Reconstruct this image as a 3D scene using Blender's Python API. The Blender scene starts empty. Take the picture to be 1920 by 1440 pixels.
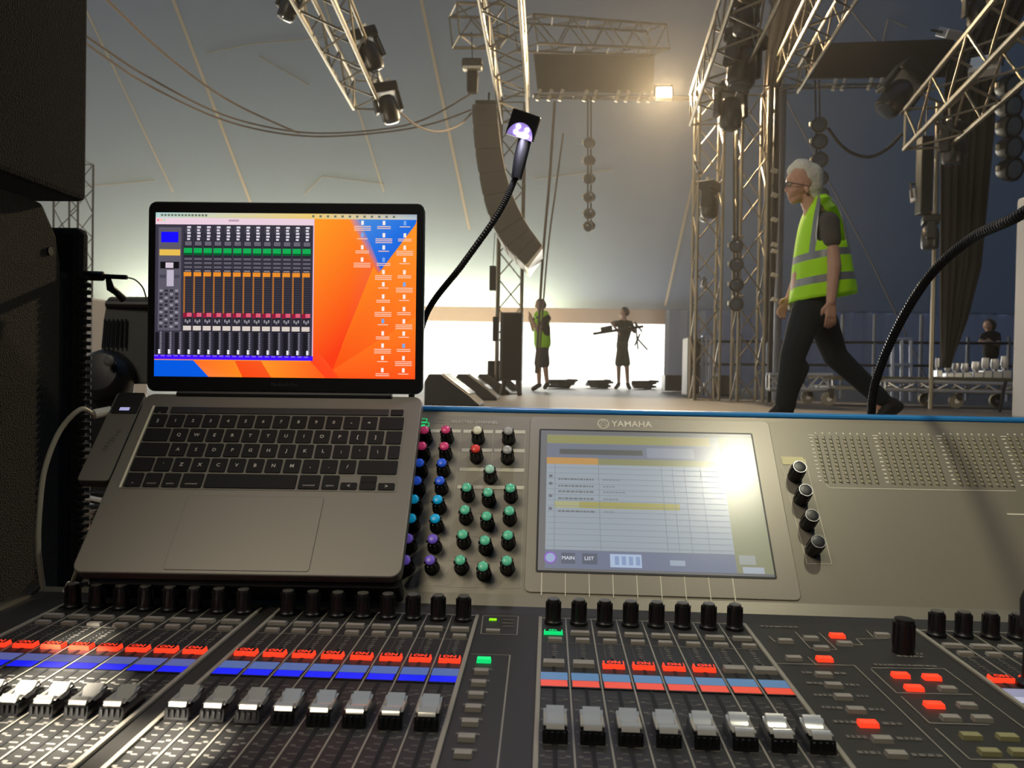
import bpy, bmesh, math, random
from math import sin, cos, pi, radians as R, sqrt
from mathutils import Vector as V, Matrix as M, Euler
rnd = random.Random(7)
S = bpy.context.scene
COL = S.collection
# ------------------------------------------------------------------ camera
CAMP = V((0, 0, 1.18))
CM = M.Rotation(R(2.74), 3, 'Z') @ M.Rotation(R(89.2), 3, 'X') @ M.Rotation(R(1.0), 3, 'Z')
cd = bpy.data.cameras.new('camera'); cam = bpy.data.objects.new('camera', cd); COL.objects.link(cam)
cd.sensor_width = 36; cd.lens = 27; cd.clip_start = .02; cd.clip_end = 400
cam.matrix_world = M.Translation(CAMP) @ CM.to_4x4()
cd.dof.use_dof = True; cd.dof.focus_distance = .9; cd.dof.aperture_fstop = 15
S.camera = cam
S.view_settings.view_transform = 'Standard'; S.view_settings.look = 'None'
S.view_settings.exposure = 0; S.view_settings.gamma = 1; S.view_settings.use_curve_mapping = False
cy = S.cycles
cy.use_denoising = True; cy.max_bounces = 6; cy.diffuse_bounces = 3; cy.glossy_bounces = 3
cy.transmission_bounces = 4; cy.volume_bounces = 0; cy.sample_clamp_indirect = 4; cy.caustics_reflective = False
cy.caustics_refractive = False; cy.volume_step_rate = 4
# ------------------------------------------------------------------ sky and lights
W = bpy.data.worlds.new('world'); S.world = W; W.use_nodes = True
bg = W.node_tree.nodes['Background']; bg.inputs[0].default_value = (1, .99, .93, 1); bg.inputs[1].default_value = 2.2
def light(name, typ, loc, target, energy, color, size=.1, size_y=None, spot=None, blend=.3):
    d = bpy.data.lights.new(name, typ); o = bpy.data.objects.new(name, d); COL.objects.link(o)
    o.location = loc; d.energy = energy; d.color = color
    if typ == 'AREA':
        d.size = size
        if size_y: d.shape = 'RECTANGLE'; d.size_y = size_y
    elif typ != 'SUN': d.shadow_soft_size = size
    if spot: d.spot_size = R(spot); d.spot_blend = blend
    if target is not None:
        o.rotation_euler = (V(target) - V(loc)).to_track_quat('-Z', 'Y').to_euler()
    return o
# daylight coming in through the open side of the tent behind the stage
light('daylight_opening', 'AREA', (-6, 31.7, 2.3), (-6, 0, 2.3), 2300, (1, .97, .88), 22, 2.4)
# added area lamp low in the opening, imitates ground bounce on the canvas
light('canvas_bounce_fill', 'AREA', (-9, 31.0, .3), (-9, 29, 5), 2600, (1, .86, .5), 17, 1.6)
# added area lamp outside the eave, makes the canvas above the opening glow
light('canopy_glow_fill', 'AREA', (-9, 33.5, 4.5), (-9, 30.5, 5.3), 125000, (1, .60, .21), 18, .6)
# area lamp just inside the left wall, out of frame, shining across the stage
light('left_side_area', 'AREA', (-21, 14, 2.4), (0, 14, 2.0), 700, (1, .95, .82), 16, 3)
# sunlight through holes added in the unseen rear canvas
SUND = V((-.30, -.77, .57)).normalized()
so = light('sun', 'SUN', (0, 0, 30), V((0, 0, 30))-SUND, 95, (1, .9, .76)); so.data.angle = .002
# added warm fill lamp over the crew side, brightens laptop and console
light('crew_side_fill', 'AREA', (-3, -3, 7), (0, 2.5, 1), 270, (1, .88, .70), 3)
# warm halogen work lights on the rig
light('work_flood_rig', 'SPOT', (-5.5, 5.0, 2.2), (1, 11, 4.6), 480, (1, .82, .56), .25, spot=90)
light('work_flood_right', 'SPOT', (6.8, 4.0, 1.9), (3.6, 9, 4.5), 160, (1, .82, .56), .2, spot=80)
# ------------------------------------------------------------------ pixel helpers (photo frame 1920x1440)
F = 1440.
def ray(px, py): return CM @ V(((px-960)/F, -(py-720)/F, -1))
def P(px, py, d): return CAMP + ray(px, py)*d
def PL(px, py, o, n):
    r = ray(px, py); t = V(n).dot(V(o)-CAMP)/V(n).dot(r); return CAMP + r*t
DECK = .85
def G(px, py, z=DECK): return PL(px, py, (0, 0, z), (0, 0, 1))
# ------------------------------------------------------------------ materials
_m = {}
def lin(c): return tuple(((x/255)/12.92 if x/255 <= .04045 else ((x/255+.055)/1.055)**2.4) for x in c)
def mat(name, rgb=(128,128,128), rough=.5, metal=0, emit=None, es=1, noise=0, nscale=50, bump=0, bscale=200, spec=.5, coat=0):
    if name in _m: return _m[name]
    m = bpy.data.materials.new(name); m.use_nodes = True; nt = m.node_tree; b = nt.nodes['Principled BSDF']
    c = lin(rgb); b.inputs['Base Color'].default_value = (*c, 1); b.inputs['Roughness'].default_value = rough
    b.inputs['Metallic'].default_value = metal; b.inputs['Specular IOR Level'].default_value = spec
    b.inputs['Coat Weight'].default_value = coat
    if emit is not None:
        b.inputs['Emission Color'].default_value = (*lin(emit), 1); b.inputs['Emission Strength'].default_value = es
    if noise or bump:
        tc = nt.nodes.new('ShaderNodeTexCoord')
    if noise:
        n = nt.nodes.new('ShaderNodeTexNoise'); n.inputs['Scale'].default_value = nscale; n.inputs['Detail'].default_value = 4
        nt.links.new(tc.outputs['Object'], n.inputs['Vector'])
        mx = nt.nodes.new('ShaderNodeMix'); mx.data_type = 'RGBA'
        mx.inputs[6].default_value = (*[x*(1-noise) for x in c], 1); mx.inputs[7].default_value = (*[min(1, x*(1+noise)) for x in c], 1)
        nt.links.new(n.outputs['Fac'], mx.inputs[0]); nt.links.new(mx.outputs[2], b.inputs['Base Color'])
    if bump:
        n2 = nt.nodes.new('ShaderNodeTexNoise'); n2.inputs['Scale'].default_value = bscale
        nt.links.new(tc.outputs['Object'], n2.inputs['Vector'])
        bp = nt.nodes.new('ShaderNodeBump'); bp.inputs['Strength'].default_value = bump; bp.inputs['Distance'].default_value = .01
        nt.links.new(n2.outputs['Fac'], bp.inputs['Height']); nt.links.new(bp.outputs['Normal'], b.inputs['Normal'])
    _m[name] = m; return m
def screen_mat(name, rough=.25, strength=1.0, spec=.5):
    if name in _m: return _m[name]
    m = bpy.data.materials.new(name); m.use_nodes = True; nt = m.node_tree; b = nt.nodes['Principled BSDF']
    a = nt.nodes.new('ShaderNodeAttribute'); a.attribute_name = 'Col'
    b.inputs['Base Color'].default_value = (.01, .01, .012, 1); b.inputs['Roughness'].default_value = rough
    b.inputs['Specular IOR Level'].default_value = spec
    nt.links.new(a.outputs['Color'], b.inputs['Emission Color']); b.inputs['Emission Strength'].default_value = strength
    _m[name] = m; return m
def canvas_mat(name, rgb, trans, seam):
    # woven tent canvas: reflects its own colour, lets some daylight through, welded seams every few metres
    m = bpy.data.materials.new(name); m.use_nodes = True; nt = m.node_tree; nt.nodes.clear()
    out = nt.nodes.new('ShaderNodeOutputMaterial'); d = nt.nodes.new('ShaderNodeBsdfDiffuse'); t = nt.nodes.new('ShaderNodeBsdfTranslucent')
    add = nt.nodes.new('ShaderNodeAddShader'); tc = nt.nodes.new('ShaderNodeTexCoord')
    n = nt.nodes.new('ShaderNodeTexNoise'); n.inputs['Scale'].default_value = .35; n.inputs['Detail'].default_value = 3
    nt.links.new(tc.outputs['Object'], n.inputs['Vector'])
    c = lin(rgb)
    mx = nt.nodes.new('ShaderNodeMix'); mx.data_type = 'RGBA'
    mx.inputs[6].default_value = (*[x*.8 for x in c], 1); mx.inputs[7].default_value = (*[x*1.2 for x in c], 1)
    nt.links.new(n.outputs['Fac'], mx.inputs[0]); nt.links.new(mx.outputs[2], d.inputs['Color'])
    t.inputs['Color'].default_value = (*trans, 1)
    nt.links.new(d.outputs[0], add.inputs[0]); nt.links.new(t.outputs[0], add.inputs[1]); nt.links.new(add.outputs[0], out.inputs['Surface'])
    return m
MT = dict(
 blackmetal=mat('black_metal', (26,25,24), .45, .3), black=mat('black_plastic', (14,14,15), .4), rubber=mat('black_rubber', (10,10,10), .75),
 alu=mat('truss_aluminium', (138,130,114), .42, .8, noise=.12, nscale=6), steel=mat('bright_steel', (205,205,205), .25, .9),
 clamp=mat('cast_clamp', (205,198,178), .4, .5), duct=mat('black_cloth', (22,20,19), .9, noise=.2, nscale=20),
 carpet=mat('speaker_carpet', (66,61,50), .95, noise=.45, nscale=260, bump=.6, bscale=420), carpetd=mat('dark_carpet', (22,22,21), .95, noise=.4, nscale=300, bump=.5, bscale=420),
 grille=mat('speaker_grille', (24,24,25), .5, .4, bump=.8, bscale=700), drape=mat('brown_drape', (98,86,74), .95, noise=.15, nscale=3),
 draped=mat('dark_drape', (44,41,37), .95, noise=.15, nscale=3), speaker=mat('array_paint', (60,56,52), .6, noise=.1, nscale=5),
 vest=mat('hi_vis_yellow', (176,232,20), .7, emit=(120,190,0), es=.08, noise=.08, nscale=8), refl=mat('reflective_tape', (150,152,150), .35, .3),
 shirt=mat('grey_shirt', (92,86,76), .9, noise=.12, nscale=14), trous=mat('dark_trousers', (24,32,34), .9, noise=.2, nscale=9),
 skin=mat('skin', (205,158,132), .55, noise=.08, nscale=20), hair=mat('white_hair', (228,224,205), .8, noise=.25, nscale=60, bump=.7, bscale=90),
 hairb=mat('brown_hair', (70,52,38), .8), shoe=mat('boot_leather', (34,31,26), .7, noise=.3, nscale=20), white=mat('white_plastic', (226,224,205), .4),
 shorts=mat('navy_shorts', (38,38,52), .9), glass=mat('lens_glass', (70,80,95), .08, .2), silver=mat('silver_case', (190,192,196), .35, .6),
 navy=mat('navy_cloth', (30,36,52), .9), pale=mat('pale_case', (186,184,184), .6))
# ------------------------------------------------------------------ mesh building
class MB:
    def __init__(s): s.v = []; s.f = []; s.m = []; s.c = []; s.mats = []; s.X = M.Identity(4)
    def mi(s, m):
        if m not in s.mats: s.mats.append(m)
        return s.mats.index(m)
    def add(s, vs, fs, m, cols=None):
        b = len(s.v); X = s.X
        s.v += [tuple(X @ V(p)) for p in vs]; k = s.mi(m)
        for i, f in enumerate(fs):
            s.f.append([b+j for j in f]); s.m.append(k); s.c.append(cols[i] if cols else None)
        return s
    def box(s, c, d, m, rot=None, taper=1):
        hx, hy, hz = d[0]/2, d[1]/2, d[2]/2; c = V(c)
        vs = []
        for z, k in ((-hz, 1), (hz, taper)):
            for x, y in ((-hx, -hy), (hx, -hy), (hx, hy), (-hx, hy)):
                p = V((x*k, y*k, z)); vs.append((rot @ p if rot else p)+c)
        return s.add(vs, [(3,2,1,0),(4,5,6,7),(0,1,5,4),(1,2,6,5),(2,3,7,6),(3,0,4,7)], m)
    def cyl(s, a, b, r0, m, r1=None, seg=10, caps=True):
        a, b = V(a), V(b); r1 = r0 if r1 is None else r1; d = (b-a); q = d.to_track_quat('Z', 'Y'); vs = []
        for p, r in ((a, r0), (b, r1)):
            for i in range(seg):
                t = 2*pi*i/seg; vs.append(p + q @ V((r*cos(t), r*sin(t), 0)))
        fs = [(i, (i+1) % seg, seg+(i+1) % seg, seg+i) for i in range(seg)]
        if caps: fs += [tuple(range(seg-1, -1, -1)), tuple(range(seg, 2*seg))]
        return s.add(vs, fs, m)
    def tube(s, pts, r, m, seg=8):
        pts = [V(p) for p in pts]; n = len(pts); vs = []; rr = r if isinstance(r, (list, tuple)) else [r]*n
        up = None
        for i, p in enumerate(pts):
            t = (pts[min(i+1, n-1)]-pts[max(i-1, 0)]).normalized()
            if up is None: up = t.orthogonal().normalized()
            up = (up - t*up.dot(t)).normalized(); w = t.cross(up)
            for k in range(seg):
                a = 2*pi*k/seg; vs.append(p + (up*cos(a)+w*sin(a))*rr[i])
        fs = [(i*seg+k, i*seg+(k+1) % seg, (i+1)*seg+(k+1) % seg, (i+1)*seg+k) for i in range(n-1) for k in range(seg)]
        fs += [tuple(range(seg-1, -1, -1)), tuple(range((n-1)*seg, n*seg))]
        return s.add(vs, fs, m)
    def lathe(s, prof, m, seg=16, o=(0,0,0), q=None):
        o = V(o); vs = []
        for r, z in prof:
            for k in range(seg):
                a = 2*pi*k/seg; p = V((r*cos(a), r*sin(a), z)); vs.append(o+(q @ p if q else p))
        n = len(prof)
        fs = [(i*seg+k, i*seg+(k+1) % seg, (i+1)*seg+(k+1) % seg, (i+1)*seg+k) for i in range(n-1) for k in range(seg)]
        fs += [tuple(range(seg-1, -1, -1)), tuple(range((n-1)*seg, n*seg))]
        return s.add(vs, fs, m)
    def prism(s, poly, vec, m):                       # 3-D polygon swept by vec
        n = len(poly); a = [V(p) for p in poly]; b = [p+V(vec) for p in a]
        return s.add(a+b, [tuple(range(n-1, -1, -1)), tuple(range(n, 2*n))]+[(i, (i+1) % n, n+(i+1) % n, n+i) for i in range(n)], m)
    def quad(s, pts, m, cols=None): return s.add(pts, [tuple(range(len(pts)))], m, [cols] if cols else None)
    def mesh(s, name, inv=None):
        me = bpy.data.meshes.new(name)
        vs = [tuple(inv @ V(p)) for p in s.v] if inv else s.v
        me.from_pydata(vs, [], s.f)
        for m in s.mats: me.materials.append(m)
        me.polygons.foreach_set('material_index', s.m)
        if any(c is not None for c in s.c):
            at = me.color_attributes.new('Col', 'FLOAT_COLOR', 'CORNER'); i = 0; buf = []
            for f, c in zip(s.f, s.c):
                for k in range(len(f)):
                    cc = (0, 0, 0) if c is None else (c[k] if isinstance(c[0], (tuple, list)) else c)
                    buf += [*cc, 1]
            at.data.foreach_set('color', buf)
        me.update(); return me
    def build(s, name, parent=None, bevel=0, smooth=False, flat=35):
        inv = None
        if parent is not None: inv = WM[parent.name].inverted()
        me = s.mesh(name, inv)
        bm = bmesh.new(); bm.from_mesh(me); bmesh.ops.recalc_face_normals(bm, faces=bm.faces) if not any(s.c) else None
        bm.to_mesh(me); bm.free()
        o = bpy.data.objects.new(name, me); COL.objects.link(o)
        if parent is not None: o.parent = parent
        WM[o.name] = WM[parent.name] if parent is not None else M.Identity(4)
        if bevel:
            b = o.modifiers.new('bevel', 'BEVEL'); b.width = bevel; b.segments = 2; b.limit_method = 'ANGLE'
        if smooth:
            me.shade_smooth(); me.set_sharp_from_angle(angle=R(flat))
        return o
WM = {}
def tag(o, label, cat, group=None):
    o['label'] = label; o['category'] = cat
    if group: o['group'] = group
    return o
def thing(name, label, cat, loc=(0,0,0), rot=None, group=None):
    o = bpy.data.objects.new(name, None); COL.objects.link(o); o.empty_display_size = .1
    X = M.Translation(V(loc)) @ (rot.to_4x4() if rot is not None else M.Identity(4)); o.matrix_world = X; WM[o.name] = X
    return tag(o, label, cat, group)
def struct(mb, name, **k):
    o = mb.build(name, **k); o['kind'] = 'structure'; return o
def copy_tree(o, parent=None):
    c = o.copy(); COL.objects.link(c); c.parent = parent; WM[c.name] = WM[o.name]
    for ch in [x for x in o.children]: copy_tree(ch, c)
    return c
def dup(o, X, label, group=None):
    kids = list(o.children); c = o.copy(); COL.objects.link(c); c.matrix_world = X; WM[c.name] = X
    c['label'] = label
    if group: c['group'] = group
    for ch in kids: copy_tree(ch, c)
    return c
_txt = {}
def text(mb, st, size, X, m, al='CENTER', bold=0):
    key = (st, al, bold)
    if key not in _txt:
        cu = bpy.data.curves.new('t', 'FONT'); cu.body = st; cu.align_x = al; cu.align_y = 'CENTER'; cu.size = 1; cu.resolution_u = 2; cu.offset = bold
        o = bpy.data.objects.new('t', cu); COL.objects.link(o); dg = bpy.context.evaluated_depsgraph_get(); dg.update()
        me = o.evaluated_get(dg).to_mesh(); _txt[key] = ([tuple(v.co) for v in me.vertices], [tuple(p.vertices) for p in me.polygons])
        bpy.data.objects.remove(o)
    vs, fs = _txt[key]; old = mb.X; mb.X = old @ X @ M.Scale(size, 4); mb.add(vs, fs, m); mb.X = old
def T(x, y, z): return M.Translation((x, y, z))
def catm(pts, n=8):
    pts = [V(p) for p in pts]; q = [pts[0]*2-pts[1]]+pts+[pts[-1]*2-pts[-2]]; o = []
    for i in range(1, len(q)-2):
        a, b, c, d = q[i-1:i+3]
        for k in range(n):
            t = k/n; o.append(.5*((2*b)+(c-a)*t+(2*a-5*b+4*c-d)*t*t+(3*b-a-3*c+d)*t**3))
    o.append(pts[-1]); return o
# ================================================================== THE SETTING
m = MB(); gm = mat('ground_boards', (92, 80, 68), .85, noise=.3, nscale=3)
m.box((0, 9, -.05), (50, 48, .1), gm); struct(m, 'floor')
# stage deck: dark ply boards with joints
dm = mat('deck_ply', (96, 92, 88), .5, noise=.2, nscale=1.3, bump=.05, bscale=60)
nt = dm.node_tree; bs = nt.nodes['Principled BSDF']; br = nt.nodes.new('ShaderNodeTexBrick'); tc = nt.nodes.new('ShaderNodeTexCoord')
br.inputs['Scale'].default_value = 1; br.inputs['Brick Width'].default_value = 2; br.inputs['Row Height'].default_value = 1; br.offset = 0
br.inputs['Mortar Size'].default_value = .0055; br.inputs['Color1'].default_value = (*lin((88, 84, 82)), 1); br.inputs['Color2'].default_value = (*lin((98, 94, 92)), 1); br.inputs['Mortar'].default_value = (.02, .02, .02, 1)
nt.links.new(tc.outputs['Object'], br.inputs['Vector']); nt.links.new(br.outputs['Color'], bs.inputs['Base Color'])
m = MB(); m.box((0, 13.4, DECK-.04), (28, 21.2, .08), dm); struct(m, 'stage_deck')
m = MB()
for x in range(-14, 15, 2): m.box((x, 2.86, DECK/2-.05), (.06, .06, DECK-.1), MT['blackmetal'])
m.box((0, 2.82, DECK-.1), (28, .05, .12), MT['duct'])
for y in range(4, 24, 3): m.box((0, y, DECK-.13), (28, .06, .1), MT['blackmetal'])
struct(m, 'trim_1')
canvas = canvas_mat('blue_canvas', (50, 62, 86), (.005, .009, .017), 1)
blackout = canvas_mat('blackout_canvas', (44, 48, 58), (.0003, .0004, .0006), 1)  # unseen rear canvas, made nearly opaque to keep the sun's glow out
EY, EZ, SL = 32., 3.9, .83
m = MB(); prof = [(EY, EZ), (14, EZ+SL*18), (-4, EZ+SL*18), (-14, 6)]
m.add([(x, y, z) for y, z in prof for x in (-24, 24)], [(0, 1, 3, 2), (2, 3, 5, 4)], canvas)
# rear slope of the roof with added holes shaping the sun patches on the console
nr = V((0, -(prof[2][1]-6), 10)).normalized(); pr0 = V((0, -14, 6)); e2 = V((0, 10, prof[2][1]-6)).normalized(); BO_ = V((0, .70, .9555)); BN_ = V((0, 0, 1))
loops = [[(-24, -14, 6), (24, -14, 6), (24, -4, prof[2][1]), (-24, -4, prof[2][1])]]
for pg in ([(148, 1180), (183, 1206), (152, 1212), (122, 1204)], [(112, 1228), (150, 1226), (176, 1262), (206, 1304), (60, 1302), (66, 1262)], [(-30, 1270), (66, 1272), (52, 1300), (-30, 1300)], [(-30, 1348), (60, 1352), (30, 1440), (-30, 1440)], [(75, 1354), (200, 1360), (180, 1392), (110, 1440), (45, 1440)], [(262, 1352), (318, 1362), (400, 1396), (330, 1440), (190, 1440)]):
    lp_ = []
    for q in pg:
        b_ = PL(q[0], q[1], BO_, BN_); t_ = nr.dot(pr0-b_)/nr.dot(SUND); lp_.append(tuple(b_+SUND*t_))
    loops.append(lp_)
bmh = bmesh.new()
for lp_ in loops:
    vv = [bmh.verts.new(p) for p in lp_]
    for i in range(len(vv)): bmh.edges.new((vv[i], vv[(i+1) % len(vv)]))
bmesh.ops.triangle_fill(bmh, use_beauty=True, use_dissolve=False, edges=bmh.edges[:], normal=nr)
m.add([tuple(v.co) for v in bmh.verts], [], canvas); bmh.verts.index_update()
m.v = m.v[:len(m.v)-len(bmh.verts)]; m.add([tuple(v.co) for v in bmh.verts], [tuple(v.index for v in f.verts) for f in bmh.faces], blackout); bmh.free()
struct(m, 'ceiling')
for nm, x in (('wall_left', -24), ('wall_right', 24)):
    m = MB(); m.add([(x, y, z) for y, z in prof]+[(x, -14, 0), (x, EY, 0)], [(0, 1, 2, 3, 4, 5)], canvas); struct(m, nm)
m = MB(); m.add([(-24, -14, 0), (24, -14, 0), (24, -14, 6), (-24, -14, 6)], [(0, 1, 2, 3)], blackout); struct(m, 'wall_front')
# back wall: grey valance over the opening, closed canvas to the right and at the far left
OX0, OX1 = PL(150, 640, (0, EY, 0), (0, 1, 0)).x, PL(1246, 640, (0, EY, 0), (0, 1, 0)).x
vm = canvas_mat('grey_valance', (138, 128, 122), (.02, .019, .018), 1)
m = MB(); m.box(((OX0+OX1)/2, EY, 3.62), (OX1-OX0, .03, .62), vm)
struct(m, 'wall_back_valance')
m = MB(); wb = canvas_mat('navy_sidewall', (50, 60, 84), (.008, .012, .022), 1)
def pleated(m, x0, x1, z0, z1, y, mt, n, amp):
    vs = []; N = n*4
    for i in range(N+1):
        x = x0+(x1-x0)*i/N; dy = amp*sin(2*pi*i/4*1.0)+amp*.4*sin(i*.7)
        vs += [(x, y+dy, z0), (x, y+dy, z1)]
    m.add(vs, [(2*i, 2*i+2, 2*i+3, 2*i+1) for i in range(N)], mt)
pleated(m, OX1, 24, 0, 3.95, EY, wb, 26, .05); pleated(m, -24, OX0, 0, 3.95, EY, wb, 5, .05)
struct(m, 'wall_back')
# welded seams and straps running up the canvas
def canz(y): return EZ+SL*(EY-y)
sm = mat('seam_webbing', (118, 114, 104), .8)
for i, (pb, pt) in enumerate([((470, 380), (325, 0)), ((325, 360), (205, 110)), ((880, 430), (790, 0)), ((720, 360), (633, 83)), ((1247, 573), (1302, 328))]):
    n = (0, SL, 1); o = (0, EY, EZ-.04); a = PL(*pb, o, n); b = PL(*pt, o, n)
    if i in (0, 2, 3, 1): b = b+(b-a)*.3
    m = MB(); w = .09 if i in (0, 2, 4) else .05
    s_ = (b-a).cross(V(n)).normalized()*w/2; nn = V(n).normalized()*-.02
    m.prism([a-s_, a+s_, a+s_+nn, a-s_+nn], b-a, sm); struct(m, 'trim_%d' % (i+2))
m = MB()
for k, pts in enumerate([[(385, 100), (470, 82), (620, 70)], [(485, 105), (580, 160)], [(570, 365), (605, 330), (720, 345)], [(1000, 335), (1150, 318)], [(160, 350), (290, 338)], [(1580, 0), (1643, 77), (1650, 90)], [(1652, 90), (1665, 35), (1700, 50)]]):
    m.tube([PL(x, y, (0, EY, EZ-.04), (0, SL, 1)) for x, y in pts], .02, sm, 5)
o = struct(m, 'trim_7')
# thin haze hanging over the stage
hz = bpy.data.materials.new('stage_haze'); hz.use_nodes = True; nt = hz.node_tree; nt.nodes.clear()
out = nt.nodes.new('ShaderNodeOutputMaterial'); vs_ = nt.nodes.new('ShaderNodeVolumeScatter')
vs_.inputs['Density'].default_value = .0055; vs_.inputs['Anisotropy'].default_value = .35; vs_.inputs['Color'].default_value = (.98, .93, .85, 1)
nt.links.new(vs_.outputs[0], out.inputs['Volume'])
m = MB(); m.prism([(-22.5, y, z) for y, z in ((3, .9), (31.4, .9), (31.4, 3.9), (20, 13.2), (3, 13.2))], (26.5, 0, 0), hz); o = m.build('haze'); o['kind'] = 'stuff'; o['label'] = 'thin smoke haze hanging in the air over the stage'; o['category'] = 'haze'
# ================================================================== MIXING CONSOLE
PO = V((0, .75, .98375)); SLP = R(52.5); EU = V((1, 0, 0)); EV = V((0, cos(SLP), sin(SLP))); EN = V((0, -sin(SLP), cos(SLP)))
BO = V((0, .70, .955)); BS = R(.6); BEV = V((0, cos(BS), sin(BS))); BN = V((0, -sin(BS), cos(BS)))
def frame(o, v, n): return M(((1, v.x*0, n.x, o.x), (0, v.y, n.y, o.y), (0, v.z, n.z, o.z), (0, 0, 0, 1)))
PF = frame(PO, EV, EN); BF = frame(BO, BEV, BN)          # local frames: x across, y up the surface, z out of it
PFi = PF.inverted(); BFi = BF.inverted()
def pan(px, py, h=0): q = PFi @ PL(px, py, PO+EN*h, EN); return q.x, q.y
def bed(px, py, h=0): q = BFi @ PL(px, py, BO+BN*h, BN); return q.x, q.y
gp = mat('console_grey_panel', (128, 123, 108), .42, .25, noise=.05, nscale=9, bump=.03, bscale=900)
gb = mat('console_bezel', (140, 135, 122), .38, .25, bump=.03, bscale=900)
bd = mat('console_dark_bed', (46, 45, 42), .5, .1, bump=.03, bscale=900)
rail = mat('console_rail', (152, 148, 134), .45, .2); ink = mat('console_print', (205, 201, 180), .6)
inkd = mat('console_print_dim', (104, 101, 94), .6)
blue = mat('console_blue_trim', (38, 112, 168), .35, emit=(20, 90, 150), es=.05)
kb = mat('knob_black', (17, 17, 18), .38); btg = mat('button_grey', (142, 138, 128), .5); bto = mat('button_olive', (140, 136, 96), .5)
LIT = lambda n, c, s=1.0: mat('lit_'+n, c, .5, emit=c, es=s)
red = LIT('red', (255, 62, 34)); grn = LIT('green', (10, 205, 110)); ylw = LIT('yellow_green', (130, 210, 20))
con = thing('mixing_console', 'long grey and black digital mixing console with blue rear edge, motor faders and lit touchscreen', 'mixing console', (0, .6, .85))
X0, X1 = -.497, .60
def sect(y):                                             # console side profile
    pass
m = MB()
prof = [(.27, .90), (.30, .945), (.40, .9518), (.715, .9551), (.728, .958), (.737, .9668), (.863, 1.131), (.866, 1.136), (.905, 1.139), (.93, 1.12), (.93, .90)]
XP = -.446
def strip_(m, pr, x0, x1, mts):
    n = len(pr); vs = [(x, y, z) for x in (x0, x1) for y, z in pr]
    for i in range(n): m.add(vs, [(i, (i+1) % n, n+(i+1) % n, n+i)], mts[i] if i < len(mts) else bd)
    m.add(vs, [tuple(range(n)), tuple(range(2*n-1, n-1, -1))], bd)
strip_(m, prof[:5]+[(.735, .9610), (.735, .90)], X0, X1, [bd, bd, bd, bd, gp])
strip_(m, [(.728, .9578)]+prof[5:], XP, X1, [gp]*6)
m.build('chassis', con)
m = MB(); m.tube([(XP, .868, 1.1375), (0, .868, 1.1375), (X1, .868, 1.1375)], .0035, blue, 10)
m.box(((XP+X1)/2, .874, 1.1395), (X1-XP, .012, .003), blue); m.build('rear_trim', con)
m = MB(); m.prism([(X0-.014, y, z+.003) for y, z in prof[:5]]+[(X0-.014, .74, .968), (X0-.014, .74, .90)], (.014, 0, 0), mat('side_cheek', (62, 60, 50), .5)); m.build('side_cheek', con, bevel=.003)
# raised bezel panel with round corner, touchscreen in it
m = MB(); m.X = PF
def rrect(x0, y0, x1, y1, r, n=5):
    o = []
    for cx, cy_, a in ((x1-r, y0+r, -90), (x1-r, y1-r, 0), (x0+r, y1-r, 90), (x0+r, y0+r, 180)):
        for k in range(n+1): t = R(a+90*k/n); o.append((cx+r*cos(t), cy_+r*sin(t)))
    return o
m.prism([(x, y, -.001) for x, y in rrect(-.020, -.019, .2435, .186, .006)], (0, 0, .0022), gb); m.build('screen_bezel', con, bevel=.0006)
SX0, SY0, SX1, SY1 = -.0075, .0035, .2215, .1672
m = MB(); m.X = PF
m.prism([(x, y, .0011) for x, y in rrect(SX0-.002, SY0-.002, SX1+.002, SY1+.002, .002)], (0, 0, .0006), mat('screen_gasket', (20, 20, 22), .4))
ts = m.build('touchscreen', con)
tsm = screen_mat('touchscreen_glass', .28, .8, 1.0)
def q2(m, mt, s0, t0, s1, t1, c, z):
    x0 = SX0+(SX1-SX0)*s0; x1 = SX0+(SX1-SX0)*s1; y0 = SY1-(SY1-SY0)*t1; y1 = SY1-(SY1-SY0)*t0
    cc = [lin(k) for k in c] if isinstance(c[0], tuple) else lin(c)
    m.quad([(x0, y0, z), (x1, y0, z), (x1, y1, z), (x0, y1, z)], mt, cc)
m = MB(); m.X = PF; z = .0018; dz = .00004
q2(m, tsm, 0, 0, 1, 1, (112, 112, 112), z)
ly = [(.03, .03, 1, .985, (128, 134, 142)), (.03, .035, .62, .10, (150, 148, 92)), (.62, .035, .80, .10, (158, 146, 100)), (.03, .105, .84, .215, (118, 124, 138)), (.09, .145, .48, .185, (92, 94, 88)), (.5, .125, .72, .20, (140, 146, 160)),
 (.03, .215, .84, .262, (140, 140, 100)), (.03, .212, .27, .262, (196, 150, 84)), (.03, .262, .845, .865, (158, 168, 178)), (.845, .03, 1, .985, (136, 138, 108)), (.07, .535, .63, .58, (168, 162, 92)), (.07, .535, .18, .58, (176, 176, 130)),  # olive right-hand column carries lamp glare in its screen colour
 (.03, .87, .845, .985, (116, 124, 148)), (.1, .885, .16, .955, (94, 100, 116)), (.19, .885, .255, .955, (94, 100, 116)), (.31, .885, .445, .97, (178, 198, 226)), (.565, .915, .63, .95, (160, 172, 190)), (.86, .87, .93, .93, (158, 162, 160)), (.87, .945, .96, .985, (170, 178, 190))]
for i, (a, b, c, d, k) in enumerate(ly): q2(m, tsm, a, b, c, d, k, z+dz*(i+1))
z2 = z+dz*24
for i in range(15):
    t = .29+i*.0395; q2(m, tsm, .035, t, .84, t+.003, (136, 144, 152), z2)
for s in (.068, .27, .56, .61, .665, .74): q2(m, tsm, s, .262, s+.002, .865, (126, 134, 142), z2)
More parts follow.
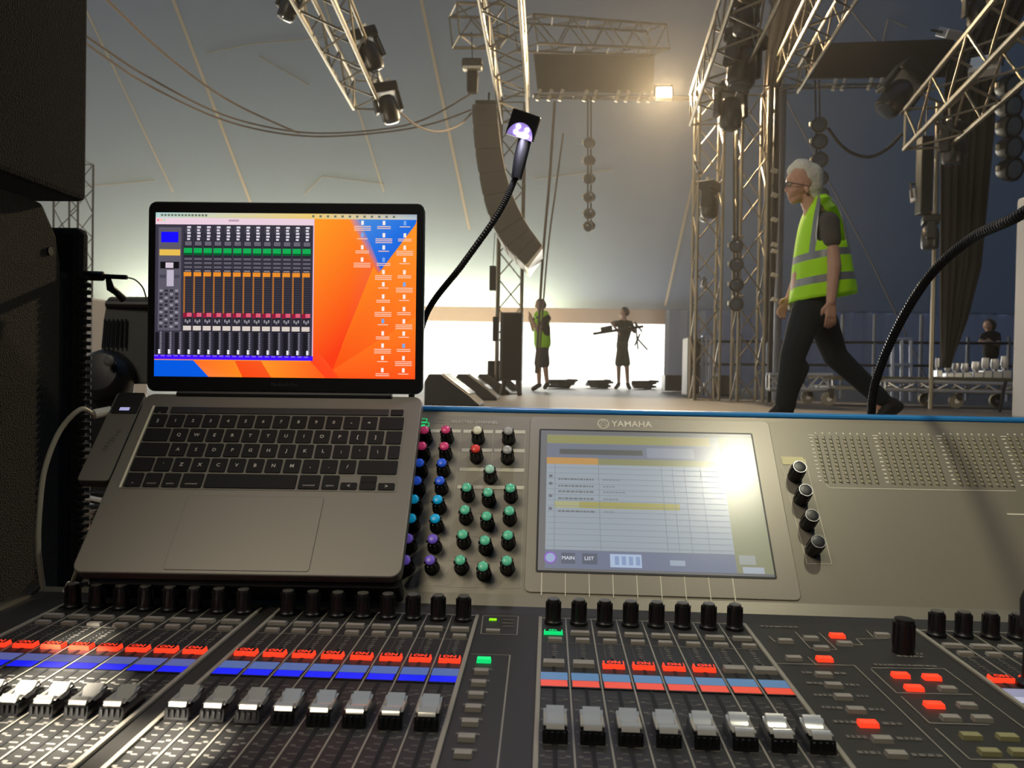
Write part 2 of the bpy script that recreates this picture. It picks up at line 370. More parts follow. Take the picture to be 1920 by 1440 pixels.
for t in (.37, .42, .46, .51, .60):
    s = .085
    while s < .24: w = rnd.uniform(.006, .02); q2(m, tsm, s, t, s+w, t+.012, (112, 118, 120), z2+dz); s += w+.004
    s = .29
    while s < .29+rnd.uniform(.03, .12): w = rnd.uniform(.006, .014); q2(m, tsm, s, t, s+w, t+.01, (130, 136, 138), z2+dz); s += w+.004
for t in (.345, .40, .49, .58): q2(m, tsm, .042, t, .058, t+.02, (112, 116, 122), z2+dz)
for s in (.33, .36, .39, .42): q2(m, tsm, s, .90, s+.018, .955, (140, 160, 200), z2+dz)
for s0 in (.11, .20): text(m, 'MAIN' if s0 < .15 else 'LIST', .0052, T(SX0+(SX1-SX0)*(s0+.02), SY1-(SY1-SY0)*.92, z2+dz), LIT('screen_text', (190, 196, 210), .8))
pc = SX0+(SX1-SX0)*.053, SY1-(SY1-SY0)*.92
pts = [(pc[0]+.0062*cos(2*pi*k/20), pc[1]+.0062*sin(2*pi*k/20), z2+dz) for k in range(20)]
pt2 = [(pc[0]+.0048*cos(2*pi*k/20), pc[1]+.0048*sin(2*pi*k/20), z2+2*dz) for k in range(20)]
m.quad(pts, tsm, lin((150, 95, 205))); m.quad(pt2, tsm, lin((160, 180, 215)))
m.build('display', ts)
# logo and lettering on the panel
m = MB(); m.X = PF
x, y = pan(1184, 797); text(m, 'YAMAHA', .0108, T(x, y, .0016), ink, bold=.012)
x, y = pan(1131, 796)
N = 20
for k in range(N):
    a, b = 2*pi*k/N, 2*pi*(k+1)/N; m.quad([(x+r*cos(t), y+r*sin(t), .0016) for r, t in ((.0055, a), (.0065, a), (.0065, b), (.0055, b))], ink)
for a in (90, 210, 330):
    a = R(a); d = V((cos(a), sin(a), 0)); s_ = V((-sin(a), cos(a), 0))
    for o_ in (-.0012, .0012):
        m.quad([V((x, y, .0016))+d*.0015+s_*(o_-.0003), V((x, y, .0016))+d*.0015+s_*(o_+.0003), V((x, y, .0016))+d*.0052+s_*(o_+.0003), V((x, y, .0016))+d*.0052+s_*(o_-.0003)], ink)
m.build('maker_logo', con)
def ln(m, a, b, w, mt, z=.0003, fr=None):
    a = V((a[0], a[1], z)); b = V((b[0], b[1], z)); d = (b-a).normalized(); s_ = V((-d.y, d.x, 0))*w/2
    m.quad([a-s_, b-s_, b+s_, a+s_], mt)
def c3(x, y, h=0): return pan(720+x/3.79, 760+y/3.79, h)
m = MB(); m.X = PF
x, y = pan(890, 792); text(m, 'SELECTED CHANNEL', .0056, T(x, y, .0006), ink)
for a, b, w in [((548, 172), (435, 1282), .0007), ((775, 200), (768, 440), .0007), ((1005, 185), (972, 1292), .0007), ((120, 1272), (435, 1282), .0006), ((440, 1290), (972, 1296), .0006),
  ((270, 425), (505, 428), .0004), ((250, 680), (480, 684), .0004), ((200, 955), (455, 958), .0004), ((500, 762), (970, 768), .0004), ((480, 930), (966, 936), .0004), ((465, 1102), (962, 1112), .0004),
  ((325, 182), (545, 184), .0042), ((565, 185), (775, 188), .0042), ((792, 188), (1005, 190), .0042), ((552, 318), (770, 320), .0042), ((782, 320), (1000, 323), .0042), ((537, 455), (1000, 462), .0042), ((522, 580), (998, 586), .0042)]:
    ln(m, c3(*a), c3(*b), w, ink if w > .001 else rail)
for a, b in [((345, 125), (430, 128)), ((375, 105), (432, 107))]: ln(m, c3(*a), c3(*b), .0006, inkd)
# frame and tab round the four touch knobs, light tab at the top
def c4(x, y, h=0): return pan(980+x/3.31, 760+y/3.31, h)
ln(m, c4(1752, 335), c4(1918, 985), .0007, ink); ln(m, c4(1605, 370), c4(1765, 985), .0005, ink); ln(m, c4(1770, 982), c4(1918, 986), .0005, ink)
p = [c4(1602, 318), c4(1735, 322), c4(1755, 345), c4(1757, 372), c4(1615, 368)]; m.quad([(a, b, .0004) for a, b in p], mat('print_cream', (206, 200, 150), .6))
for a, b, w in (((1960, 890), (2110, 894), .0014),): ln(m, pan(*[1888, 964]), pan(1925, 965), .0016, ink)
# channel dividers running down from the screen
for i in range(9):
    x = -.0035+i*.02305; ln(m, (x, .0015), (x, -.022), .0012 if i in (0, 8) else .0009, ink, .0014)
m.build('panel_print', con)['kind'] = 'stuff'
m = MB(); m.X = PF
for (x0, y0, x1, y1) in ((258, 97, 303, 120), (262, 125, 317, 150), (262, 150, 305, 165)):
    a = c3(x0, y0); b = c3(x1, y1)
    for p0, p1 in (((a[0], a[1]), (b[0], a[1])), ((b[0], a[1]), (b[0], b[1])), ((a[0], b[1]), (b[0], b[1])), ((a[0], a[1]), (a[0], b[1]))): ln(m, p0, p1, .0007, grn, .0006)
a = c3(268, 143); b = c3(292, 143); ln(m, a, b, .0018, grn, .0006); m.build('indicator', con)['label'] = 'small green lit key outline'
# level meter blocks
lens = mat('meter_lens', (150, 146, 116), .35); slot = mat('meter_slot', (74, 72, 60), .5)
for g in range(4):
    m = MB(); m.X = PF; x0, yt = pan(1530+g*120.5, 818+g*.8); _, yb = pan(1530, 905)
    for c in range(8):
        x = x0+c*.00745; m.box((x+.0012, (yt+yb)/2, .0002), (.0012, yt-yb+.001, .0006), slot)
        for r in range(12):
            y = yb+(yt-yb)*(r+.5)/12; m.box((x-.0006, y, .0004), (.0022, .0026, .0012), lens)
        m.box((x, yt+.004, .0002), (.0016, .002, .0004), ink)
    for r in range(12):
        y = yb+(yt-yb)*(r+.5)/12; m.box((x0-.0062, y, .0002), (.0036 if r % 2 else .0028, .0016, .0004), ink)
    m.box((x0-.0055, yt+.001, .0002), (.006, .0012, .0004), ink)
    m.build('level_meter', con)
m = MB(); m.X = PF; a = pan(1556, 915); b = pan(1905, 921); ln(m, a, b, .0007, ink); ln(m, a, pan(1548, 908), .0006, ink); m.build('meter_outline', con)
# ---- knobs
def knob_mesh(r0, r1, h, seg=14, skirt=True, ribs=False):
    m = MB(); pr = [(r0*1.12, 0), (r0*1.12, h*.12), (r0, h*.16), (r0*.97, h*.3), (r1, h*.94), (r1*.9, h)] if skirt else [(r0, 0), (r1, h*.95), (r1*.92, h)]
    m.lathe(pr, kb, seg)
    for k in range(10):
        a = 2*pi*k/10; rr = (r0+r1)/2
        m.box((rr*cos(a), rr*sin(a), h*.55), (.0012, .0012, h*.7), kb, M.Rotation(a, 3, 'Z'))
    me = m.mesh('knob'); me.shade_smooth(); me.set_sharp_from_angle(angle=R(40)); return me
def cap_mesh(r, h, t, mt):
    m = MB(); m.lathe([(r, h-.0004), (r, h+t*.6), (r*.8, h+t), (r*.3, h+t*1.1)], mt, 14); me = m.mesh('cap'); me.shade_smooth(); me.set_sharp_from_angle(angle=R(50)); return me
INV = WM[con.name].inverted()
def inst(name, me, parent, X, sub=None, subname='cap', label=None):
    o = bpy.data.objects.new(name, me); COL.objects.link(o); o.parent = parent; o.matrix_local = INV @ X; WM[o.name] = X
    if sub:
        c = bpy.data.objects.new(subname, sub); COL.objects.link(c); c.parent = o; WM[c.name] = X
    if label: o['label'] = label
    return o
km = knob_mesh(.0068, .0056, .019)
CC = {'pink': (205, 60, 110), 'blue': (40, 90, 215), 'cyan': (10, 165, 215), 'purple': (110, 85, 190), 'cream': (205, 200, 170), 'red': (205, 55, 45), 'grey': (150, 148, 142), 'mint': (150, 195, 170), 'green': (88, 185, 145)}
caps = {k: cap_mesh(.0050, .019, .0022, mat('cap_'+k, c, .28, emit=c, es=.18)) for k, c in CC.items()}
def pk(cx, cy_, col):
    x, y = c3(cx, cy_, .021); inst('encoder_knob', km, con, PF @ T(x, y, 0), caps[col], label='black knob with %s cap' % col)
for i, (c, a, b) in enumerate(zip(['pink', 'pink', 'blue', 'blue', 'cyan', 'cyan', 'purple', 'purple'], [(285, 170), (268, 283), (250, 403), (232, 530), (212, 662), (192, 798), (170, 942), (150, 1095)], [(438, 168), (427, 285), (410, 403), (396, 530), (380, 665), (362, 800), (345, 945), (326, 1095)])):
    pk(*a, c); pk(*b, c)
for a, c in (((662, 172), 'cream'), ((650, 303), 'red'), ((882, 175), 'grey'), ((875, 310), 'grey'), ((750, 448), 'mint')): pk(*a, c)
for a in [(587, 578), (573, 738), (557, 912), (540, 1095), (738, 613), (728, 782), (716, 955), (702, 1140), (897, 583), (890, 745), (880, 918), (872, 1100)]: pk(*a, 'green')
tk = knob_mesh(.0075, .0068, .021, skirt=False); tcap = cap_mesh(.0058, .0208, .0006, kb)
_r = MB(); _r.lathe([(.0066, .0200), (.0070, .0214), (.0062, .0214), (.0060, .0206)], MT['steel'], 18); trim_ = _r.mesh('rim')
for a in [(1722, 378), (1760, 523), (1800, 680), (1838, 842)]:
    x, y = c4(*a, .022); ko_ = inst('touch_knob', tk, con, PF @ T(x, y, 0), tcap, label='black knob with silver rim'); ri = bpy.data.objects.new('rim', trim_); COL.objects.link(ri); ri.parent = ko_
# ---- fader bed
PIT = .02305
SEC = {'A': (-.4490, 8), 'B': (-.2462, 8), 'C': (-.0037, 8), 'D': (.3330, 8)}
ck = knob_mesh(.0072, .0056, .022, 16); ccap = cap_mesh(.0052, .022, .0008, mat('knob_top', (90, 88, 82), .35))
ybk = bed(1037, 1170)[1]; yse = bed(1040, 1190)[1]; ycu = bed(1045, 1203)[1]; yon = bed(1160, 1253)[1]; ydt = bed(1100, 1267)[1]; ydm = bed(1100, 1281)[1]; ydb = bed(1100, 1293)[1]
def btn(w, d, h, mt, top=None):
    m = MB(); m.box((0, 0, h/2), (w, d, h), mt, taper=.93)
    if top: m.box((0, .0003, h+.0001), (w*.84, d*.72, .0003), top)
    return m
def btnm(*a, txt=None, tm=None, ts_=.005):
    m = btn(*a)
    if txt: text(m, txt, ts_, T(0, 0, a[2]+.0004), tm, bold=.02)
    return m.mesh('button')
blk = MT['black']
b_sel = btnm(.0165, .0060, .0028, btg); b_selg = btnm(.0165, .0060, .0028, grn, blk, txt='SEL', tm=grn, ts_=.0055)
b_cue = btnm(.0120, .0055, .0024, btg); b_on = btnm(.0170, .0085, .0034, red, blk, txt='ON', tm=red, ts_=.0068); b_off = btnm(.0170, .0085, .0034, btg)
rec = mat('print_dark_field', (26, 26, 25), .5)
nd = {'A': ((88, 98, 160), (20, 30, 255)), 'B': ((84, 108, 165), (10, 30, 255)), 'C': ((84, 125, 165), (240, 78, 52)), 'D': ((150, 150, 175), (190, 190, 210))}
fc = MB()   # fader cap: glossy saddle top over a black skirt
pf = [(.0135, .003), (.0128, .0082), (.0112, .0122), (.0085, .0136), (.0050, .0116), (.0012, .0084), (-.0022, .0080), (-.0052, .0100), (-.0085, .0118), (-.0112, .0104), (-.0128, .0080), (-.0138, .003)]
fc.prism([(-.0074, y, z) for y, z in pf[1:11]], (.0148, 0, 0), mat('fader_chrome', (200, 198, 190), .14, .5, coat=1))
fcm = fc.mesh('fader_cap'); _b = bmesh.new(); _b.from_mesh(fcm); bmesh.ops.recalc_face_normals(_b, faces=_b.faces); bmesh.ops.bevel(_b, geom=[e for e in _b.edges if len(e.link_faces) == 2 and abs(e.link_faces[0].normal.x)+abs(e.link_faces[1].normal.x) > .9 and abs(e.link_faces[0].normal.dot(e.link_faces[1].normal)) < .3], offset=.0018, segments=2, affect='EDGES'); _b.to_mesh(fcm); _b.free(); fcm.shade_smooth(); fcm.set_sharp_from_angle(angle=R(50)); fb = MB(); fb.prism([(-.0078, y, z-.001) for y, z in [(.0145, .001), (.0125, .0085), (-.0128, .0085), (-.0145, .001)]], (.0156, 0, 0), mat('fader_skirt', (12, 12, 12), .3, coat=.6))
for k in range(4): fb.box((-.0055+k*.0037, -.0142, .0045), (.0014, .0014, .005), kb)
fbm = fb.mesh('fader_skirt')
capy = {'A': bed(200, 1352)[1]+.013, 'B': bed(790, 1370)[1]+.012, 'C': bed(1035, 1396)[1]+.013, 'D': bed(1035, 1400)[1]}
for s, (x0, n) in SEC.items():
    W_ = n*PIT
    if s == 'D': W_ = min(W_, X1-x0-.004); n = 8
    m = MB(); m.X = BF
    yb0, yt0 = -.37, ybk+.013
    m.box((x0+W_/2, (yb0+yt0)/2, .0003), (W_, yt0-yb0, .0008), mat('fader_field', (36, 36, 34), .5)); m.build('fader_panel', con)
    m = MB(); m.X = BF
    for e in (x0, x0+W_) if s != 'D' else (x0,):
        m.box((e, (yb0+yt0)/2, .0012), (.0034, yt0-yb0, .0026), rail)
    m.box((x0+W_/2, yt0, .0008), (W_, .0012, .0014), rail); m.build('section_rail', con, bevel=.0006)
    m = MB(); m.X = BF
    for i in range(1, n):
        if x0+i*PIT > X1-.01: break
        m.box((x0+i*PIT, (yb0+yt0)/2, .0008), (.0011, yt0-yb0, .0012), rail)
    m.box((x0+W_/2, ycu-.0052, .0007), (W_, .0008, .0008), inkd)
    m.box((x0+W_/2, yse+.0046, .0007), (W_, .0008, .0008), inkd)
    m.build('strip_divider', con)
    mk = MB(); mk.X = BF
    for i in range(n):
        x = x0+(i+.5)*PIT
        if x > X1-.012: break
        inst('channel_knob', ck, con, BF @ T(x, ybk, .0008), ccap, 'knob_top')
        g = (s == 'C' and i == 0)
        inst('select_button', b_selg if g else b_sel, con, BF @ T(x, yse, .0008), label='green lit SEL button' if g else None)
        inst('cue_button', b_cue, con, BF @ T(x+.0015, ycu, .0008))
        on = s in 'ABD' or i in (2, 3, 4, 5)
        inst('on_button', b_on if on else b_off, con, BF @ T(x, yon, .0008), label='red lit ON button' if on else 'unlit grey ON button')
        c1, c2 = nd[s]; m = MB(); m.X = BF
        m.box((x, (ydt+ydb)/2, .001), (PIT*.93, ydt-ydb+.003, .0014), blk); o = m.build('name_display', con)
        m = MB(); m.X = BF; lm = screen_mat('lcd_glass', .25, .9)
        m.quad([(x-PIT*.44, ydm, .0018), (x+PIT*.44, ydm, .0018), (x+PIT*.44, ydt, .0018), (x-PIT*.44, ydt, .0018)], lm, lin(c1)); m.build('lcd', o)
        m = MB(); m.X = BF
        m.quad([(x-PIT*.42, ydb, .0018), (x+PIT*.42, ydb, .0018), (x+PIT*.42, ydm-.0004, .0018), (x-PIT*.42, ydm-.0004, .0018)], lm, lin(c2)); m.build('colour_bar', o)
        if s != 'D':
            inst('fader', fbm, con, BF @ T(x, capy[s], .0014), fcm, 'fader_cap')
        # print: slot, scale marks, tiny legends
        mk.box((x, -.26, .0009), (.0026, .34 if s != 'D' else .30, .0004), MT['rubber'])
        for r in range(9):
            y = ycu-.0075-r*(ycu-yon-.013)/9; mk.box((x+.001, y, .0008), (.0022+.002*((r*5) % 3)/2, .0016, .0003), inkd)
            mk.box((x-.0045, y, .0008), (.0008, .0012, .0003), inkd)
        for r in range(30):
            y = ydb-.014-r*.0078
            if y < yb0+.01: break
            for sg in (-1, 1):
                w = .0055 if r % 3 == 0 else .0038
                mk.box((x+sg*(.0022+w/2), y, .0008), (w, .0007, .0003), inkd)
                if r % 2: mk.box((x+sg*.0078, y+.002, .0008), (.003, .0016, .0003), inkd)
    mk.build('strip_print', con)['kind'] = 'stuff'
# ---- key column between the left and middle fader sections
def c7(x, y): return bed(300+x/2.743, 1080+y/2.743)
ub = btnm(.0112, .0066, .0030, btg); ug = btnm(.0112, .0066, .0030, grn, None)
m = MB(); m.X = BF
kx = -.0468
for i, yy in enumerate([440, 500, 560, 622, 690, 765, 845, 930]):
    y = c7(1640, yy)[1]; inst('layer_button', ug if i == 0 else ub, con, BF @ T(kx, y, 0), label='green lit layer button' if i == 0 else None)
    if i:
        for k in range(4): m.box((kx-.006+k*.004, y+.0068, .0003), (.003, .0026, .0004), inkd)
a = c7(1800, 410); b = c7(1741, 987); ln(m, a, (b[0], -.33), .0011, rail, .0006); ln(m, c7(1600, 405), a, .0008, rail, .0006)
q = [c7(1662, 207), c7(1843, 210), c7(1836, 305), c7(1650, 300)]
for i in range(4): ln(m, q[i], q[(i+1) % 4], .0009, rail, .0006)
y = c7(1712, 287); m.box((y[0], y[1], .001), (.012, .005, .002), btg); y = c7(1712, 227); m.box((y[0], y[1], .0006), (.0068, .0032, .0012), ylw)
for k in (0, 1, 2): y = c7(1790, 228+k*17); m.box((y[0], y[1], .0004), (.010, .0018, .0004), inkd)
# ---- right-hand key field
def c9(x, y, h=0): return bed(1380+x/3.556, 1100+y/3.556, h)
for ps in ([(255, 515), (790, 530), (1490, 1209), (1640, 1340)], [(900, 545), (1390, 552), (1810, 865), (1990, 1000)], [(900, 555), (1070, 712), (1575, 724)], [(1100, 735), (1290, 914), (1690, 926)], [(1330, 950), (1560, 1157), (1990, 1163)],
           [(220, 335), (262, 372)], [(395, 305), (495, 415), (672, 425), (555, 312)], [(868, 292), (915, 340), (1030, 350)], [(800, 352), (845, 392), (700, 388)], [(478, 472), (537, 528)], [(800, 352), (1010, 350)]):
    pp = [c9(*p) for p in ps]
    for i in range(len(pp)-1): ln(m, pp[i], pp[i+1], .0009, rail, .0006)
for x, y, w in [(215, 267, 100), (350, 270, 130), (470, 575, 60), (695, 580, 80), (510, 645, 80), (775, 657, 90), (575, 725, 110), (845, 733, 80), (635, 808, 130), (935, 822, 100), (715, 903, 130), (1040, 915, 130), (800, 1003, 130), (1150, 1015, 160), (885, 1108, 150), (1260, 1125, 180), (970, 522, 100), (1115, 525, 160), (1265, 530, 100), (1160, 465, 170), (1205, 450, 60)]:
    a = c9(x-w/2, y); b = c9(x+w/2, y); s_ = a[0]
    while s_ < b[0]: w_ = rnd.uniform(.0018, .0042); m.box((s_+w_/2, a[1], .0004), (w_, .0034, .0004), inkd); s_ += w_+.0012
m.build('key_field_print', con)['kind'] = 'stuff'
kg = btnm(.0125, .0062, .0030, btg); kr = btnm(.0125, .0068, .0030, red); ko = btnm(.0125, .0062, .0030, bto)
for x, y, t in [(330, 358, 0), (500, 340, 0), (570, 405, 0), (725, 375, 0), (975, 318, 0), (385, 472, 0), (675, 322, 1), (590, 477, 1), (585, 582, 0), (650, 652, 0), (715, 730, 0), (800, 817, 0), (880, 907, 1), (975, 1012, 0), (1070, 1112, 0),
                (1097, 585, 1), (1305, 599, 1), (1187, 670, 1), (1410, 677, 0), (1320, 782, 1), (1540, 787, 0), (1430, 870, 0), (1640, 874, 0), (1565, 990, 2), (1810, 997, 2), (1690, 1097, 2), (1895, 1097, 2), (1800, 1208, 2)]:
    a = c9(x, y, .002); inst('function_key', (kg, kr, ko)[t], con, BF @ T(a[0], a[1], 0), label=(None, 'red lit key', 'pale olive key')[t])
bk = knob_mesh(.0085, .0078, .028, 18, skirt=False); a = c9(1115, 440); inst('dial', bk, con, BF @ T(a[0], a[1], 0), cap_mesh(.0076, .028, .0006, kb), 'dial_top')

# ================================================================== LAPTOP
LR = M.Rotation(R(2.2), 3, 'Z') @ M.Rotation(R(48.35), 3, 'X') @ M.Rotation(R(-.5), 3, 'Y')
LO = V((-.2889, .8270, 1.1503)); LX = M.Translation(LO) @ LR.to_4x4()
lap = thing('laptop', 'open silver laptop with a mixer app on orange wallpaper, on the left of the console', 'laptop', LO, LR)
al = mat('laptop_aluminium', (116, 112, 102), .42, .3, bump=.02, bscale=1500); ald = mat('laptop_hinge', (20, 20, 21), .4)
def rprism(m, x0, y0, x1, y1, r, z, h, mt): m.prism([(x, y, z) for x, y in rrect(x0, y0, x1, y1, r, 6)], (0, 0, h), mt)
m = MB(); m.X = LX; rprism(m, -.152, -.2124, .152, .002, .010, -.0125, .0125, al); m.build('laptop_base', lap, bevel=.0012)
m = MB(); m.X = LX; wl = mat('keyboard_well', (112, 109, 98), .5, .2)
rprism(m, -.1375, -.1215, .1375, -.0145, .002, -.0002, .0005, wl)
m.box((-.1381, -.068, .0003), (.0022, .105, .0007), mat('well_edge_glint', (240, 236, 205), .4, .0)); m.build('keyboard_well', lap)  # near-white strip paints the bright reflection along the well's left edge
m = MB(); m.X = LX; rprism(m, -.0675, -.2085, .0675, -.1285, .003, .0, .0003, mat('trackpad_rim', (78, 74, 66), .5)); rprism(m, -.0671, -.2081, .0671, -.1289, .0028, .0001, .0004, al); m.build('trackpad', lap)
m = MB(); m.X = LX; m.box((.0, -.0215, .0009), (.235, .0082, .0012), MT['black']); m.build('touch_bar', lap, bevel=.0003)
kc = mat('key_black', (14, 14, 13), .6, spec=.25); kl = mat('key_legend', (190, 188, 176), .6)
U = .0188; rows = [
 (-.0362, [('§', 1)]+[(c, 1) for c in '1234567890-=']+[('', 1.5)]),
 (-.0550, [('', 1.5)]+[(c, 1) for c in 'QWERTYUIOP[]']+[('', 1.0)]),
 (-.0738, [('', 1.75)]+[(c, 1) for c in "ASDFGHJKL;'\\"]+[('', .75)]),
 (-.0926, [('', 1.25)]+[(c, 1) for c in "`ZXCVBNM,./"]+[('', 2.25)]),
 (-.1114, [('fn', 1), ('control', 1), ('option', 1), ('command', 1.25), ('', 5), ('command', 1.25), ('option', 1), ('<', 1), ('^', 1), ('>', 1)])]
def key(x, y, w, d, c=''):
    m = MB(); m.X = LX; rprism(m, x-w/2, y-d/2, x+w/2, y+d/2, .0012, .0003, .0011, kc)
    o = m.build('key', lap)
    if c:
        m = MB(); m.X = LX; text(m, c, .0056 if len(c) < 2 else .0030, T(x, y-(0 if len(c) < 2 else .004), .0015), kl, bold=.02 if len(c) < 2 else 0); m.build('legend', o)
for y, ks in rows:
    x = -.1363
    for c, w in ks:
        w_ = w*U-.0026
        if c in '<>' and c: key(x+w*U/2, y-.0040, w_, .0078, c)
        elif c == '^': key(x+w*U/2, y-.0040, w_, .0078); key(x+w*U/2, y+.0042, w_, .0078)
        else: key(x+w*U/2, y, w_, U-.0026, c)
        x += w*U
key(-.1285, -.0215, .0135, .0078, 'esc'); key(.1265, -.0215, .0135, .0078)
# lid
SR = M.Rotation(R(40.9), 3, 'X'); SX = LX @ SR.to_4x4()                     # lid frame: x across, y up the lid, z towards the user
m = MB(); m.X = SX; rprism(m, -.152, .004, .152, .2124, .009, -.0055, .0050, mat('lid_edge', (70, 78, 78), .35, .6)); lid = m.build('lid', lap, bevel=.0008)
m = MB(); m.X = SX; rprism(m, -.1500, .006, .1500, .2108, .0075, -.0006, .0010, MT['black']); m.build('screen_border', lid)
m = MB(); m.X = SX; m.cyl((-.118, .001, -.002), (.118, .001, -.002), .0042, ald, seg=10); m.build('hinge', lap)
m = MB(); m.X = SX; text(m, 'MacBook Pro', .0052, T(0, .0128, .0006), mat('lid_lettering', (70, 70, 72), .5)); m.build('lid_lettering', lid)
sm_ = screen_mat('laptop_screen', .35, 1.0, .3)
m = MB(); m.X = SX; DX0, DX1, DY0, DY1 = -.1434, .1434, .0205, .2000
def sc(u, v, z=0): return (DX0+(DX1-DX0)*u, DY1-(DY1-DY0)*v, .0006+z*.00002)
def sq(u0, v0, u1, v1, c, z):
    cc = [lin(k) for k in c] if isinstance(c[0], tuple) else lin(c); m.quad([sc(u0, v1, z), sc(u1, v1, z), sc(u1, v0, z), sc(u0, v0, z)], sm_, cc)
def sp(pts, cols, z):
    m.quad([sc(u, v, z) for u, v in pts], sm_, [lin(c) for c in cols] if isinstance(cols[0], tuple) else lin(cols))
OR, RD, OL = (255, 148, 30), (252, 60, 16), (255, 110, 20)
sq(0, 0, 1, 1, OR, 0)
sp([(.6, .03), (.78, .03), (.84, .3), (.72, .8), (.69, 1), (.6, 1)], [(255, 155, 35), (255, 135, 30), (248, 108, 50), (252, 62, 18), (250, 55, 15), (250, 60, 18)], 1)
sp([(.84, .3), (.99, .06), (1, .1), (1, 1), (.69, 1), (.685, .95)], [(255, 140, 30), (255, 150, 40), (255, 150, 36), (255, 92, 20), (255, 90, 20), (252, 80, 15)], 2)
sp([(.78, .03), (1, .03), (.995, .06), (.865, .34), (.83, .2)], [(70, 140, 220), (20, 110, 225), (30, 110, 220), (30, 100, 220), (40, 115, 225)], 3)
sp([(.78, .03), (.83, .2), (.865, .34), (.855, .36), (.74, .1), (.74, .03)], [(110, 140, 200), (90, 120, 200), (140, 110, 160), (240, 110, 50), (255, 135, 40), (255, 140, 30)], 3)
sp([(.685, .95), (1, .62), (1, 1), (.72, 1)], [(255, 100, 25), (255, 130, 30), (255, 80, 20), (255, 85, 20)], 4)
sp([(.6, .8), (.66, .9), (.71, 1), (.6, 1)], [(252, 80, 30), (255, 95, 40), (255, 70, 25), (255, 60, 25)], 4)
sp([(0, .9), (.15, .9), (.21, 1), (0, 1)], [(0, 90, 225)]*4, 5)
sp([(.15, .9), (.31, .9), (.34, 1), (.21, 1)], [(255, 110, 40), (255, 135, 30), (255, 140, 30), (255, 130, 60)], 5)
sp([(.31, .9), (.41, .9), (.45, 1), (.34, 1)], [(250, 80, 25), (250, 90, 25), (252, 80, 25), (250, 75, 20)], 5)
sp([(.41, .9), (.6, .9), (.66, 1), (.45, 1)], [(255, 150, 40), (255, 110, 30), (255, 90, 25), (255, 140, 30)], 5)
sp([(0, 0), (.6, 0), (1, 0), (1, .032), (.6, .032), (0, .032)], [(170, 205, 210), (238, 205, 120), (150, 170, 190), (190, 200, 205), (235, 200, 110), (190, 215, 205)], 6)
for k in range(26): u = .02+k*.013 if k < 14 else .6+(k-14)*.028; sq(u, .009, u+.009, .022, (110, 120, 105), 7)
WX = .609
sq(0, .032, WX, .895, (58, 54, 68), 8); sq(0, .032, WX, .072, (236, 208, 222), 9); sq(WX-.004, .032, WX, .895, (225, 190, 225), 9)
sq(.006, .04, .013, .052, (250, 110, 110), 10); sq(.018, .04, .025, .052, (245, 190, 150), 10); sq(.03, .04, .037, .052, (160, 230, 170), 10); sq(.28, .04, .32, .052, (190, 160, 180), 10)
sq(.012, .09, .1, .72, (92, 88, 102), 10); sq(.022, .118, .088, .182, (20, 10, 255), 11); sq(.016, .225, .096, .262, (232, 190, 82), 11); sq(.02, .3, .092, .342, (16, 16, 18), 11)
sq(.04, .305, .07, .338, (215, 200, 215), 12); sq(.045, .35, .072, .45, (190, 182, 200), 12); sq(.018, .38, .042, .4, (70, 68, 80), 12); sq(.075, .38, .094, .4, (70, 68, 80), 12)
for r in range(11):
    for c in range(4): sq(.018+c*.02, .47+r*.022, .03+c*.02, .483+r*.022, (46, 44, 52) if (r+c) % 3 else (150, 146, 158), 12)
NS = 13
for i in range(NS):
    u = .11+i*.0379; w = .0335
    sq(u, .075, u+w, .88, (40, 38, 48), 11); sq(u+.002, .08, u+w-.002, .125, (62, 60, 70), 12); sq(u+.002, .128, u+w-.002, .17, (50, 48, 58), 12)
    for k, (v, s_) in enumerate(((.082, .013), (.1, .010), (.118, .012), (.137, .012), (.155, .01))): sq(u+.012, v, u+.012+s_*1.1, v+.012, (215, 208, 222), 13)
    sq(u+.004, .175, u+w-.004, .2, (104, 100, 112), 12); sq(u, .215, u+w-.002, .245, (14, 172, 82), 12); sq(u, .245, u+w-.002, .258, (4, 90, 44), 12)
    for v in (.275, .3, .325): sq(u+.002, v, u+w-.002, v+.014, (96, 92, 104), 12)
    sq(u+.004, .35, u+w-.006, .358, (130, 126, 138), 12); sq(u, .362, u+w-.004, .388, (232, 142, 44), 12); sq(u, .388, u+.006, .612, (168, 104, 44), 12)
    for k in range(16): v = .395+k*.0135; sq(u+.008, v, u+w-.002, v+.004, (70, 67, 78), 12)
    sq(u, .612, u+.013, .64, (150, 20, 56), 12); sq(u+.014, .61, u+w-.001, .635, (222, 92, 118), 12)
    for k in range(3): sq(u+.006+k*.008, .65+.008*(k % 2), u+.012+k*.008, .668+.008*(k % 2), (140, 136, 146), 12)
    sq(u, .69, u+w-.003, .718, (216, 204, 196), 12)
for i in range(16):
    u = .003+i*.0379
    sq(u, .73, u+.014, .87, (24, 23, 30), 12); 
    for k in range(13): sq(u+.018, .728+k*.0105, u+.025, .733+k*.0105, (150, 148, 160), 12)
    sq(u+.012, .835, u+.02, .862, (235, 232, 245), 13)
sq(0, .868, WX, .895, (64, 10, 250), 14)
for i in range(24):
    u = .0+i*.025; sq(u, .868, u+.016, .878, (120, 90, 240), 15)
for c, u in enumerate((.955, .875, .793)):
    for r in range(13 if c < 2 else 4):
        v = .04+r*.0745; col = (250, 238, 230) if (r*3+c) % 5 else (120, 170, 235)
        if c < 2 and r == 0: pass
        sq(u-.005, v, u+.005, v+.026, col, 16)
        for k in range(1+(r+c) % 3): w = .02+.012*((r*7+k*3+c) % 3)/2; sq(u-w, v+.033+k*.011, u+w, v+.038+k*.011, (250, 205, 180), 16)
m.build('display', lid)
